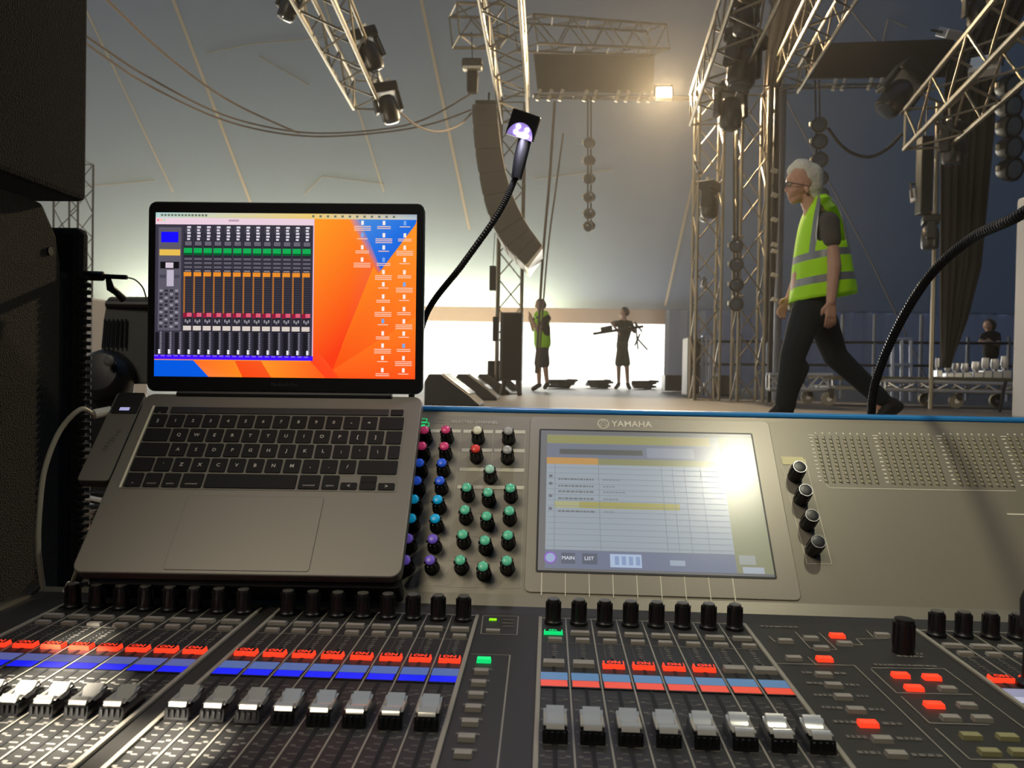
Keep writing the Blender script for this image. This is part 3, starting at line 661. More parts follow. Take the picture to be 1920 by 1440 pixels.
# black board carrying the laptop on the console
m = MB(); bx = LX @ V((0, 0, 0))
m.X = LX; rprism(m, -.140, -.2145, .150, -.02, .006, -.022, .0092, MT['rubber']); rprism(m, -.140, -.2165, .150, -.203, .004, -.044, .030, MT['rubber'])
lb = m.build('laptop_tray', bevel=.001); tag(lb, 'black padded tray propping the silver laptop up on the console', 'tray')
m = MB(); m.X = LX; m.prism([(.08, -.2150, -.013), (.0815, -.2150, -.013), (.0815, -.2128, .0), (.08, -.2128, .0)], (0, 0, .001), MT['steel'])
# usb hub
hub = thing('usb_hub', 'flat grey aluminium hub plugged into the left side of the laptop', 'usb hub', LO, LR)
m = MB(); m.X = LX; rprism(m, -.186, -.112, -.1535, .004, .004, -.013, .012, al); m.build('hub_body', hub, bevel=.001)
m = MB(); m.X = LX; rprism(m, -.183, -.026, -.1545, .003, .002, -.0012, .0009, MT['black']); m.build('end_cap', hub)
m = MB(); m.X = LX; m.box((-.169, -.020, -.0002), (.0105, .004, .0006), LIT('hub_light', (165, 165, 215), .8)); m.build('indicator_light', hub)
m = MB(); m.X = LX; text(m, 'SATECHI', .0072, T(-.168, -.062, -.0008) @ M.Rotation(R(72), 4, 'Z'), mat('hub_lettering', (60, 58, 54), .5)); m.build('lettering', hub)
# white cable from the hub
cb = thing('charging_cable', 'thin white charging cable looping down from the hub on the laptop', 'cable', P(150, 900, .78))
cw = mat('cable_white', (176, 172, 150), .5)
pl = LX @ V((-.187, -.018, -.006)); pq = pl+(P(150, 765, .8)-P(190, 757, .82)).normalized()*.020
m = MB(); m.cyl(pl, pq, .0052, MT['white'], seg=12); m.build('plug', cb, bevel=.0008)
m = MB(); m.tube(catm([pq, P(150, 768, .80), P(112, 808, .79), P(84, 880, .775), P(74, 960, .765), P(72, 1030, .76), P(78, 1085, .76), P(86, 1135, .76)], 8), .0026, cw, 8); m.build('cord', cb)
c2 = thing('white_cable_end', 'short pale cable with a plug lying at the left corner of the console', 'cable', P(135, 1095, .76))
m = MB(); m.tube(catm([P(146, 1062, .755), P(141, 1078, .755), P(134, 1094, .758)]), .0022, cw); m.build('cord', c2)
m = MB(); m.cyl(P(134, 1092, .758), P(122, 1116, .755), .0040, MT['white'], seg=10); m.build('plug', c2, bevel=.0006)
# ================================================================== GOOSENECK LAMPS
def neck(name, label, pts, r, parent=None):
    c = catm(pts, 40); n = len(c); rr = [r*(1.0 if i % 2 else .88) for i in range(n)]
    m = MB(); m.tube(c, rr, mat('neck_coil', (20, 20, 21), .35, .5), 10); return m
g1 = thing('gooseneck_lamp', 'black gooseneck lamp with lit white LEDs rising behind the laptop', 'lamp', P(790, 775, .93))
m = neck('n', '', [P(770, 775, .93), P(776, 700, .93), P(800, 588, .92), P(868, 495, .90), P(935, 400, .89), P(966, 335, .885), P(972, 322, .885)], .0040); m.build('flexible_neck', g1)
m = MB(); m.tube([P(968, 335, .885), P(975, 300, .884), P(984, 262, .883)], [.0062, .0078, .0080], MT['black'], 14); m.build('handle', g1, smooth=True)
m = MB(); m.cyl(P(770, 790, .93), P(770, 772, .93), .008, MT['black'], seg=14); m.build('connector', g1, bevel=.001)
HC = P(981, 235, .875); hd = (P(975, 300, .884)-HC).normalized()
HX = M.Translation(HC) @ CM.to_4x4() @ M.Rotation(R(-19), 4, 'Z') @ M.Rotation(R(14), 4, 'X')
m = MB(); m.X = HX; m.prism([(x, y, -.010) for x, y in [(-.0165, -.0145), (.0165, -.0145), (.0165, .0145), (-.0165, .0145)]], (0, 0, .013), MT['black']); hd1 = m.build('lamp_head', g1, bevel=.0015)
lg = mat('reflector_lavender', (150, 135, 190), .3, emit=(120, 100, 190), es=.7); led = LIT('led_white', (250, 240, 255), 6)
m = MB(); m.X = HX
hp = [(.0150*cos(R(t)), -.0142+.0165*sin(R(t)), .0033) for t in range(0, 181, 12)]; m.quad(hp, lg)
m.quad([(x*1.0, y, .0031) for x, y, z in hp], lg); m.build('reflector', g1)
for x, y in ((-.0045, -.003), (-.0055, -.0095), (.0060, -.0040), (.0075, -.0105)):
    m = MB(); m.X = HX; m.lathe([(.0028, .0033), (.0026, .0050), (.0012, .0058)], led, 10, o=(x, y, 0)); m.build('led', g1)
light('lamp_left_led', 'SPOT', HX @ V((0, -.008, .009)), (.0, .72, .98), 1.6, (.78, .74, 1), .01, spot=150, blend=.6)
g2 = thing('gooseneck_lamp', 'black gooseneck lamp arching up over the right of the console', 'lamp', P(1632, 785, .90))
m = neck('n', '', [P(1632, 792, .90), P(1642, 715, .88), P(1684, 612, .84), P(1745, 515, .78), P(1822, 447, .71), P(1920, 398, .62), P(2040, 300, .58), P(2120, 120, .58), P(2080, -60, .58)], .0050); m.build('flexible_neck', g2)
gp_ = PL(1375, 880, PO, EN); gv = (gp_-CAMP).normalized(); LH = gp_+(gv-EN*2*gv.dot(EN))*.56
h0, h1 = P(2080, -60, .58), P(2080, -60, .58).lerp(LH, .8)
m = MB(); m.cyl(h0, h1, .0075, MT['black'], seg=14); m.build('handle', g2)
m = MB(); m.cyl(P(1632, 800, .90), P(1632, 783, .90), .0085, MT['black'], seg=14); m.build('connector', g2, bevel=.001)
m = MB(); m.box(LH+V((0, 0, .006)), (.034, .030, .010), MT['black']); m.build('lamp_head', g2, bevel=.0015)
m = MB(); m.box(LH, (.024, .018, .002), led); m.build('led', g2)
light('lamp_right_led', 'SPOT', LH-V((0, 0, .006)), (.25, .78, .98), 5.4, (1, .95, .72), .014, spot=165, blend=.5)
# black microphone standing at the right edge of the key field
mk = thing('talkback_microphone', 'black talkback microphone upright at the far right edge of the console', 'microphone', BF @ V((bed(1936, 1290)[0], bed(1936, 1290)[1], .0)))
b0 = V(mk.location); m = MB(); m.lathe([(.011, 0), (.011, .004), (.007, .007), (.0066, .04)], MT['black'], 16, o=b0); m.build('mic_base', mk)
m = MB(); m.lathe([(.0066, .04), (.009, .045), (.0095, .065), (.006, .075), (.002, .077)], mat('mic_grille', (12, 12, 12), .8, bump=.8, bscale=1500), 16, o=b0); m.build('mic_head', mk)
# stand under the console
m = MB(); fcx = mat('flight_case_black', (24, 24, 25), .6)
m.box(((X0+X1)/2, .62, .44), (X1-X0+.04, .58, .88), fcx); dt = m.build('flight_case', bevel=.006); tag(dt, 'black flight case under the mixing console', 'flight case')
# ================================================================== RIGGING
UPZ = V((0, 0, 1))
def truss(label, a, b, w=.36, h=None, bay=.45, r=.022, up=UPZ, cat='truss', name='lighting_truss', group=None, m1=None):
    a, b = V(a), V(b); h = w if h is None else h; d = (b-a); L = d.length; d.normalize(); up = V((0, 1, 0)) if abs(d.z) > .95 else up; s_ = d.cross(V(up)).normalized(); u = s_.cross(d).normalized()
    t = thing(name, label, cat, a, group=group); mt = m1 or MT['alu']; N = max(2, round(L/bay)); C4 = [(-1, -1), (1, -1), (1, 1), (-1, 1)]
    if h == 0: C4 = [(-1, 0), (1, 0)]
    off = lambda c: s_*c[0]*w/2+u*c[1]*h/2
    for c in C4: m = MB(); m.cyl(a+off(c), b+off(c), r, mt, seg=8); m.build('chord', t, smooth=True)
    m = MB()
    for k in range(len(C4) if h else 1):
        c, e = off(C4[k]), off(C4[(k+1) % len(C4)])
        for i in range(N):
            p, q = a+d*(L*i/N), a+d*(L*(i+1)/N)
            if i % 2: m.cyl(p+c, q+e, r*.5, mt, seg=5, caps=False)
            else: m.cyl(p+e, q+c, r*.5, mt, seg=5, caps=False)
        for i in (0, N) if h else range(N+1):
            p = a+d*(L*i/N); m.cyl(p+c, p+e, r*.55, mt, seg=5, caps=False)
    o = m.build('lattice', t, smooth=True); return t
def deckz(p): return V((p[0], p[1], DECK))
truss('left overhead lighting truss ending in the air, carrying moving heads', P(690, 178, 9.3), P(572, -70, 6.0), .34)
truss('long overhead truss running forward from the line array tower', P(966, 205, 11.6), P(934, -60, 7.4), .40)
truss('cross truss high above the stage, left of the lit floodlight', P(985, 62, 11.2), P(1234, 75, 13.6), .40)
truss('short stub of truss beside the overhead truss at the hoist', P(852, 48, 10.4), P(942, 50, 10.6), .42)
pT = P(962, 200, 12.2); truss('truss tower standing behind the curved line array', (pT.x, pT.y, DECK), pT, .38)
pT = P(1332, 165, 10.8); tA = truss('left truss tower of the pair beside the grey drape', (pT.x, pT.y, DECK), pT, .34)
pT = P(1412, 170, 10.4); truss('right truss tower of the pair beside the grey drape', (pT.x, pT.y, DECK), pT, .34)
truss('overhead truss with a dark moving head, coming off the tower pair', P(1324, 205, 10.6), P(1425, -60, 6.8), .42)
truss('dark overhead truss slanting up right of the grey drape', P(1472, 150, 11), P(1582, -50, 7.6), .36)
truss('big box truss cutting down through the top right corner', P(1738, 240, 8.4), P(2030, -60, 5.0), .44, bay=.5, r=.026)
pT = P(138, 385, 14); truss('thin truss tower far off behind the left speakers', (pT.x, pT.y, DECK), (pT.x, pT.y, pT.z+.8), .45, r=.02, m1=MT['speaker'])
def pipe(label, a, b, xs, w=.13, bend=0):
    t = truss(label, a, b, w, 0, .6, .017, cat='pipe', name='ladder_pipe'); a, b = V(a), V(b)
    for x in xs:
        p = a.lerp(b, x); m = MB(); m.cyl(p+V((-.015, -.05, -w/2-.02)), p+V((.035, -.05, w/2+.02)), .03, MT['clamp'], seg=10); m.build('clamp', t, bevel=.004)
pipe('horizontal ladder pipe with pale clamps between line array and floodlight', P(1000, 180, 12), P(1300, 185, 12), [.03, .1, .17, .32, .38, .52, .58, .66, .72])
pipe('horizontal ladder pipe under the right black banner, with pale clamps', P(1462, 163, 11.6), P(1738, 158, 11.6), [.0, .13, .36, .42, .60, .67, .88])
p0 = P(1452, 300, 10.3); p1 = P(1449, 590, 10.3); t = thing('lit_clamp_pole', 'dark upright pole with a column of pale clamps left of the walking man', 'pole', (p0.x, p0.y, DECK))
m = MB(); m.cyl((p0.x, p0.y, DECK), P(1456, 165, 10.3), .03, MT['blackmetal']); m.build('pole', t)
for y in (320, 366, 412, 459, 471, 516, 562):
    m = MB(); m.box(P(1452, y, 10.2), (.085, .06, .055), MT['clamp'], M.Rotation(R(20), 3, 'Y')); m.build('clamp', t, bevel=.01)
for lab, x, y0, d, r, mt in (('blue grey upright pole left of the walking man', 1468, 165, 11, .055, mat('pole_blue_grey', (86, 92, 108), .5, .3)), ('bright upright steel pipe in front of the right brown drape', 1759, 190, 8.9, .024, MT['alu'])):
    p = P(x, y0, d); t = MB(); t.cyl((p.x, p.y, DECK), p, r, mt, seg=12); o = t.build('upright_pole', smooth=True); tag(o, lab, 'pole')
# black banners hung between the trusses
def banner(label, q, d):
    m = MB(); pts = [P(x, y, d) for x, y in q]; m.prism(pts, (0, .06, 0), MT['duct']); o = m.build('banner', bevel=.01); tag(o, label, 'banner')
banner('brown black banner under the cross truss, left of the lit floodlight', [(1000, 98), (1228, 100), (1226, 174), (1008, 172)], 14.0)
banner('long black banner high on the right above the ladder pipe', [(1510, 82), (1790, 72), (1790, 143), (1512, 147)], 12.4)
# drapes
def drape(name, label, rows, d, mt, n=26, amp=.05):
    vs = []; N = n*2
    rr = []
    for i in range(len(rows)-1):
        a, b = rows[i], rows[i+1]
        for k in range(4): rr.append([a[j]+(b[j]-a[j])*k/4 for j in range(3)])
    rr.append(rows[-1])
    for y, xl, xr in rr:
        a, b = P(xl, y, d), P(xr, y, d)
        for i in range(N+1):
            p = a.lerp(b, i/N); vs.append(p+V((0, amp*(sin(i*pi/2+.4*sin(i))+.5*sin(i*.9)), 0)))
    m = MB(); m.add(vs, [(r*(N+1)+i, r*(N+1)+i+1, (r+1)*(N+1)+i+1, (r+1)*(N+1)+i) for r in range(len(rr)-1) for i in range(N)], mt)
    o = m.build(name, smooth=True, flat=80); md = o.modifiers.new('thick', 'SOLIDIFY'); md.thickness = .012; tag(o, label, 'drape')
drape('stage_drape', 'grey brown drape gathered beside the two truss towers', [(-20, 1448, 1545), (50, 1440, 1515), (110, 1434, 1478), (170, 1432, 1462), (400, 1434, 1460), (560, 1432, 1452), (640, 1434, 1444)], 10.6, MT['drape'], 9, .05)
drape('stage_drape', 'tall dark brown drape narrowing to a point on the right', [(-10, 1840, 1935), (130, 1775, 1868), (250, 1764, 1862), (500, 1764, 1838), (600, 1765, 1812), (690, 1768, 1778)], 9.6, MT['draped'], 12, .05)

# line array: curved hang of cabinets
def curvebox():
    L = [(885, 195), (887, 235), (891, 280), (898, 325), (906, 368), (917, 405), (932, 438), (949, 463), (967, 480), (986, 497)]
    Rr = [(932, 195), (935, 235), (940, 277), (948, 320), (959, 358), (970, 385), (982, 408), (994, 428), (1005, 443), (1016, 458)]
    t = thing('line_array', 'tall curved hang of grey brown loudspeakers, J shaped, in front of the truss tower', 'loudspeaker array', P(908, 195, 11))
    for i in range(9):
        m = MB(); q = [P(*L[i], 11), P(*Rr[i], 11), P(*Rr[i+1], 11), P(*L[i+1], 11)]; c = sum(q, V())/4; q = [c+(p-c)*.985 for p in q]
        m.prism(q, (0, 1.0, 0), MT['speaker']); o = m.build('speaker_cabinet', t, bevel=.008)
        m = MB(); m.box((q[0]+q[3])/2+V((-.004, .5, 0)), (.012, .9, (q[0]-q[3]).length*.8), MT['grille'], M.Rotation(math.atan2((q[3]-q[0]).x, (q[0]-q[3]).z)*-1, 3, 'Y')); m.build('grille', o)
    m = MB(); m.prism([P(984, 499, 11), P(1017, 460, 11), P(1017, 466, 11), P(990, 503, 11)], (0, 1.0, 0), MT['clamp']); m.build('end_plate', t)
    m = MB(); a = P(890, 188, 11); b = P(930, 188, 11)
    for y in (.1, .9): m.box((a+b)/2+V((0, y, 0)), ((b-a).length, .05, .06), MT['blackmetal'])
    m.cyl(P(910, 188, 11)+V((0, .5, 0)), P(912, 150, 11)+V((0, .5, 0)), .015, MT['blackmetal']); m.box((a+b)/2+V((0, .5, 0)), (.06, .85, .04), MT['blackmetal']); m.build('fly_frame', t)
curvebox()
# hoist with chain bag
t = thing('chain_hoist', 'electric chain hoist with a hanging chain bag left of the line array', 'hoist', P(886, 120, 10.5))
m = MB(); m.box(P(886, 122, 10.5), (.28, .2, .14), MT['blackmetal']); m.build('motor', t, bevel=.03)
m = MB(); m.box(P(886, 128, 10.4), (.26, .1, .045), MT['clamp']); m.build('motor_plate', t, bevel=.01)
m = MB(); m.box(P(886, 155, 10.5), (.14, .14, .28), MT['duct'], taper=1.1); m.build('chain_bag', t, bevel=.02)
m = MB(); m.cyl(P(886, 112, 10.5), P(884, 60, 10.5), .008, MT['blackmetal'], seg=6); m.build('chain', t)
m = MB()
m = None
# ---- fixtures, modelled hanging, origin at the pipe
lensm = MT['glass']
def moving_head(label, X, sc_=1.0):
    t = thing('moving_head', label, 'stage light', X.translation, X.to_3x3(), group=None); XX = X @ M.Scale(sc_, 4)
    def b_(): m = MB(); m.X = XX; return m
    m = b_(); m.box((0, 0, -.11), (.32, .22, .12), MT['blackmetal']); m.build('base', t, bevel=.02)
    m = b_(); m.cyl((-.08, 0, 0), (-.08, 0, -.06), .028, MT['clamp'], seg=8); m.cyl((.08, 0, 0), (.08, 0, -.06), .028, MT['clamp'], seg=8); m.build('clamp', t)
    for s_ in (-1, 1): m = b_(); m.box((s_*.15, 0, -.27), (.05, .14, .26), MT['black'], taper=.8); m.build('yoke_arm', t, bevel=.015)
    m = b_(); q = M.Rotation(R(180), 3, 'X'); m.lathe([(.07, -.16), (.105, -.12), (.12, .0), (.115, .13), (.1, .16)], MT['black'], 14, o=(0, 0, -.36), q=q); h = m.build('head', t, smooth=True)
    m = b_(); m.lathe([(.088, 0), (.08, -.012), (.03, -.02)], lensm, 14, o=(0, 0, -.518)); m.build('lens', h, smooth=True)
    return t
def hx(px, py, d, rx=0, ry=0, rz=0): return M.Translation(P(px, py, d)) @ Euler((R(rx), R(ry), R(rz))).to_matrix().to_4x4()
for a in [('moving head hanging at the lower end of the left overhead truss', hx(716, 150, 9.0, 0, -15, 20), .95), ('moving head hanging in the middle of the left overhead truss', hx(672, 48, 8.0, 0, -25, 30), .9), ('moving head at the very top left, outside the left overhead truss', hx(560, -34, 7.6, 0, 20, 0), .75),
          ('big dark moving head under the overhead truss by the towers', hx(1402, 50, 8.6, 0, 10, 40), 1.35), ('moving head hanging in front of the two truss towers', hx(1371, 150, 9.4, 0, 0, 15), 1.15), ('moving head low on the left side of the tower pair', hx(1331, 335, 10.4, 0, 0, 60), 1.0),
          ('tilted dark moving head under the right end of the black banner', hx(1722, 128, 9.5, 0, 38, 10), 1.35), ('moving head in front of the top of the right brown drape', hx(1788, 222, 8.3, 0, 0, 30), .95), ('moving head hanging low on the bright steel pipe', hx(1745, 398, 8.75, 0, 0, 70), .8),
          ('dark moving head at the top edge above the right banner', hx(1833, -26, 8, 0, 0, 0), .8), ('moving head beside the narrow drape at the towers', hx(1395, -20, 8, 0, 0, 0), .9)]: moving_head(*a)
def flood(label, px, py, d, rz, rx, s_=1, lit=False):
    X = hx(px, py, d, rx, 0, rz) @ M.Scale(s_, 4); t = thing('floodlight', label, 'floodlight', X.translation)
    m = MB(); m.X = X; m.box((0, .04, 0), (.26, .10, .19), MT['silver'] if not lit else MT['clamp'], taper=.92); m.build('housing', t, bevel=.012)
    m = MB(); m.X = X; m.box((0, -.016, 0), (.23, .012, .16), LIT('halogen', (255, 214, 150), 90) if lit else mat('flood_glass', (215, 214, 208), .12, .4)); m.build('glass', t, bevel=.003)
    m = MB(); m.X = X
    for s2 in (-1, 1): m.box((s2*.145, .03, .06), (.012, .03, .20), MT['blackmetal'])
    m.box((0, .03, .16), (.30, .03, .012), MT['blackmetal']); m.build('bracket', t)
flood('lit warm halogen floodlight glaring on the end of the ladder pipe', 1245, 174, 11.6, 0, -12, .95, True)
flood('unlit glass fronted floodlight on the big box truss, top right', 1846, 118, 7.2, -35, -30, 1.0)
flood('unlit silver floodlight on the bright steel pipe, halfway up', 1728, 366, 8.8, 25, -10, .85)
flood('small tilted pale floodlight on the left side of the tower pair', 1313, 316, 10.6, 60, -20, .6)
flood('small pale floodlight under the low moving head at the towers', 1322, 408, 10.6, 60, 20, .6)
flood('small pale floodlight low on the tower pair, pointing left', 1322, 534, 10.6, 70, 10, .6)
flood('long pale fixture above the right end of the black banner', 1782, 58, 9.6, 20, -60, 1.0)
light('work_flood_lamp', 'SPOT', P(1245, 176, 11.45), P(1180, 420, 4), 1900, (1, .76, .46), .1, spot=150, blend=.4)
def ladder(label, px, y0, ys, d, r=.1, dx=0, side=-1):
    t = thing('lamp_ladder', label, 'stage lights', P(px, y0, d))
    m = MB(); a = P(px, y0, d); b = P(px+dx, ys[-1]+8, d); m.cyl(a, b, .012, MT['blackmetal'], seg=6); m.cyl(a+V((.05, 0, 0)), b+V((.05, 0, 0)), .012, MT['blackmetal'], seg=6); m.build('strap', t)
    for i, y in enumerate(ys):
        c = P(px+dx*(y-y0)/max(1, ys[-1]-y0), y, d)+V((.025, -.05, 0)); q = (V((side*.35, -1, -.25))).to_track_quat('Z', 'Y').to_matrix()
        m = MB(); m.lathe([(r*.45, -.13), (r*.8, -.10), (r, -.02), (r, .05)], MT['black'], 12, o=c, q=q); o = m.build('lamp_can', t, smooth=True)
        m = MB(); m.lathe([(r*.9, .045), (r*.5, .057), (.01, .06)], lensm, 12, o=c, q=q); m.build('lens', o)
        m = MB(); m.box(c+V((-r-.01, 0, .01)), (.03, .03, .05), MT['clamp']); m.build('bracket', t)
ladder('string of round lamps hanging in mid air right of the line array', 1102, 185, [270, 303, 337, 371, 402, 425], 12, .085)
ladder('string of round lamps hanging just behind the walking man', 1528, 150, [237, 268, 302, 336, 368, 400], 9.8, .1, 6)
ladder('string of round lamps low on the right truss tower', 1376, 180, [462, 497, 535, 571], 10.1, .09)
_l = [o for o in COL.objects if o.get('label') == 'string of round lamps low on the right truss tower'][0]
for y_a in (444, 556): m = MB(); m.cyl(P(1374, y_a, 10.1), P(1394, y_a, 10.3), .018, MT['clamp'], seg=8); m.build('side_arm', _l)
ladder('string of round lamps on pipes at the right edge of the picture', 1884, 150, [165, 203, 240, 280, 320], 8.4, .13, 2, 1)
# slim black column speakers
for lab, q in (('slim black column beside the bright steel pipe', (1722, 1744, 258, 402, 8.7)), ('slim grey column speaker hanging left of the truss tower', (918, 930, 499, 545, 11.5)), ('small slim speaker hanging lower left of the truss tower', (924, 935, 594, 640, 11.5))):
    x0, x1, y0, y1, d = q; c = P((x0+x1)/2, (y0+y1)/2, d); m = MB(); w = (x1-x0)/F*d; h = (y1-y0)/F*d; t = thing('column_speaker', lab, 'loudspeaker', c)
    m.box(c, (w, w*1.1, h), MT['blackmetal']); m.build('cabinet', t, bevel=.01); m = MB(); m.box(c+V((0, -w*.56, 0)), (w*.85, .01, h*.94), MT['grille']); m.build('grille', t)
    m = MB(); m.cyl(c+V((0, 0, h/2)), c+V((.02, 0, h/2+.5)), .006, MT['blackmetal'], seg=5); m.build('rigging_wire', t)
# cables
def cable(label, pts, r=.018, mt=None, name='hanging_cable'):
    t = MB(); t.tube(catm([P(*p) for p in pts], 6), r, mt or MT['rubber'], 6); o = t.build(name, smooth=True); tag(o, label, 'cable')
cg = mat('cable_grey', (96, 86, 78), .7)
cable('long grey cable swooping from the top left towards the hoist', [(180, -20, 7), (290, 85, 8), (385, 160, 9), (460, 205, 9.6), (560, 250, 10)], .014, cg)
cable('upper of two cables sagging from behind the speakers to the line array', [(150, 60, 8), (270, 140, 9), (400, 208, 10), (500, 238, 10.6), (600, 250, 11), (720, 242, 11), (800, 222, 11), (890, 172, 11)], .014, cg)
cable('lower of two cables sagging from behind the speakers to the line array', [(150, 74, 8), (270, 155, 9), (400, 218, 10), (500, 246, 10.6), (600, 256, 11), (720, 248, 11), (810, 232, 11), (884, 206, 11)], .014, cg)
cable('short cable looping from the left overhead truss to the line array', [(745, 205, 9.6), (780, 235, 10), (820, 247, 10.4), (860, 235, 10.8), (884, 212, 11)], .014, cg)
cable('cable loop hanging between round lamps and the right truss', [(1552, 240, 9.8), (1575, 270, 9.8), (1600, 288, 9.8), (1632, 294, 9.8), (1665, 278, 9.6), (1692, 250, 9.5)], .02)
for k, pts in enumerate([[(1040, 190, 12), (1030, 340, 12), (1018, 480, 12), (1005, 700, 12)], [(1056, 250, 12), (1044, 340, 12), (1026, 480, 12), (1009, 700, 12)]]):
    cable('%s rope dropping from the ladder pipe to the man in the vest' % ('left dark' if k == 0 else 'right dark'), pts, .022 if k == 0 else .014, cg, 'rope')
cable('thin wire slanting down behind the walking man', [(1450, 140, 16), (1552, 336, 16), (1600, 425, 16), (1645, 515, 16), (1755, 746, 16)], .012, cg, 'guy_wire')
cable('black cable hanging on the trolley near the pale case', [(1886, 715, 8.5), (1880, 740, 8.4), (1872, 782, 8.3)], .018)
# ================================================================== ON THE STAGE
wm = mat('wedge_paint', (34, 35, 38), .5, bump=.2, bscale=120); wf = mat('wedge_baffle', (70, 72, 78), .25, .5)
def wedge(label, tip, d, L=.52, W_=.62, H=.31, face=1):
    p = P(*tip, d); x1, y0 = p.x, p.y; f = face
    t = thing('wedge_monitor', label, 'stage monitor', (x1-f*L/2, y0+W_/2, DECK))
    pr = [(x1-f*L, DECK), (x1, DECK), (x1, DECK+.035), (x1-f*.10, DECK+.12), (x1-f*.36, DECK+H), (x1-f*(L-.04), DECK+H), (x1-f*L, DECK+H-.07)]
    m = MB(); m.prism([(x, y0, z) for x, z in pr], (0, W_, 0), wm); m.build('cabinet', t, bevel=.012)
    a, b = V((pr[3][0], y0+.04, pr[3][1])), V((pr[4][0], y0+.04, pr[4][1])); nn = V((f*.6, 0, .8)).normalized()*.014
    m = MB(); m.prism([a+nn*.2, b+nn*.2, b+nn, a+nn], (0, W_-.08, 0), wf); m.build('grille', t, bevel=.004)
for i, (tip, d, l) in enumerate([((898, 765), 7.2, 'nearest and largest wedge monitor in the row beside the laptop'), ((932, 749), 9.2, 'second wedge monitor in the row leading away from the laptop'), ((956, 737), 11.8, 'third wedge monitor in the row, beyond the second'), ((974, 728), 14.8, 'farthest wedge monitor of the row, at the feet of the tower')]): wedge(l, tip, d)
wedge('single wedge monitor with a pale face below the truss towers', (1310, 732), 13.5, .56, .5, .36, -1)
def stack(label, x0, x1, y0, d, depth=.5, legs=.18, pale=False):
    a, b = P(x0, y0, d), P(x1, y0, d); t = thing('loudspeaker', label, 'loudspeaker', ((a.x+b.x)/2, a.y+depth/2, DECK)); w = b.x-a.x
    m = MB(); m.box(((a.x+b.x)/2, a.y+depth/2, (a.z+DECK+legs)/2), (w, depth, a.z-DECK-legs), mat('pale_side', (150, 145, 140), .6) if pale else wm); m.build('cabinet', t, bevel=.015)
    m = MB(); m.box(((a.x+b.x)/2+.02, a.y-.006, (a.z+DECK+legs)/2), (w*.86, .012, (a.z-DECK-legs)*.95), MT['grille']); m.build('grille', t)
    if legs > .05:
        for s_ in (-1, 1):
            for yy in (.06, depth-.06): m = MB(); m.cyl(((a.x+b.x)/2+s_*w*.3, a.y+yy, DECK+legs), ((a.x+b.x)/2+s_*w*.42, a.y+yy, DECK), .03, MT['blackmetal']); m.build('leg', t)
stack('dark box loudspeaker on legs in front of the line array tower', 938, 980, 585, 11.3, .45, .22)
stack('tall dark cabinet with a pale edge left of the guard rail', 1290, 1312, 632, 12.5, .5, .02, True)
stack('small low black cabinet left of the box loudspeaker on legs', 914, 938, 676, 12.2, .4, .02)
stack('low black case by the right end of the bright opening', 1247, 1284, 703, 16, .5, .02)
for i, (x, y, d, lab) in enumerate([(1050, 722, 18, 'small heap of dark cable on the stage near the man in the vest'), (1122, 719, 19, 'dark cable heap left of the man carrying the stand'), (1206, 719, 19, 'dark cable heap right of the man carrying the stand')]):
    c = P(x, y, d); c.z = DECK+.02; m = MB(); pts = [c+V((rnd.uniform(.5, .8)*(.35+.1*k/18)*cos(k*.9), .3*sin(k*.9), .006*k)) for k in range(30)]; m.tube(pts, .03, MT['rubber'], 6); o = m.build('cable_coil', smooth=True); tag(o, lab, 'cable')
# guard rails and upstage platform
rm = mat('rail_grey', (120, 124, 134), .45, .5)
def post(lab, x, y0, d, z0=DECK, r=.03): p = P(x, y0, d); m = MB(); m.cyl((p.x, p.y, z0), p, r, rm, seg=8); return m
gr = thing('guard_rail', 'long guard rail with two dark horizontal bars across the back of the stage', 'railing', P(1600, 715, 13))
for x in (1332, 1388, 1440, 1508, 1580, 1640, 1672, 1728, 1815, 1892): post('', x, 632 if x not in (1580, 1728, 1640) else 590, 13).build('post', gr, smooth=True)
for y in (640, 683):
    m = MB(); m.cyl(P(1312, y, 13), P(1925, y+4, 13), .022, MT['blackmetal'], seg=8); m.build('rail', gr, smooth=True)
def frame_(label, x0, x1, y0, y1, d):
    t = thing('pale_frame', label, 'frame', P((x0+x1)/2, y1, d));  # upright pale frame standing by the guard rail
    for a, b in (((x0, y0), (x1, y0)), ((x0, y1), (x1, y1)), ((x0, y0), (x0, 737)), ((x1, y0), (x1, 737)), (((x0+x1)/2, y0), ((x0+x1)/2, 737))): q_ = P(*b, d); q_.z = DECK if b[1] == 737 else q_.z; m = MB(); m.cyl(P(*a, d), q_, .028, mat('frame_white', (170, 178, 196), .4, .3), seg=8); m.build('bar', t)
frame_('pale upright frame on the left end of the guard rail', 1316, 1332, 632, 680, 12.6)
frame_('pale upright frame left of the bright steel pipe', 1674, 1708, 636, 684, 12.4)
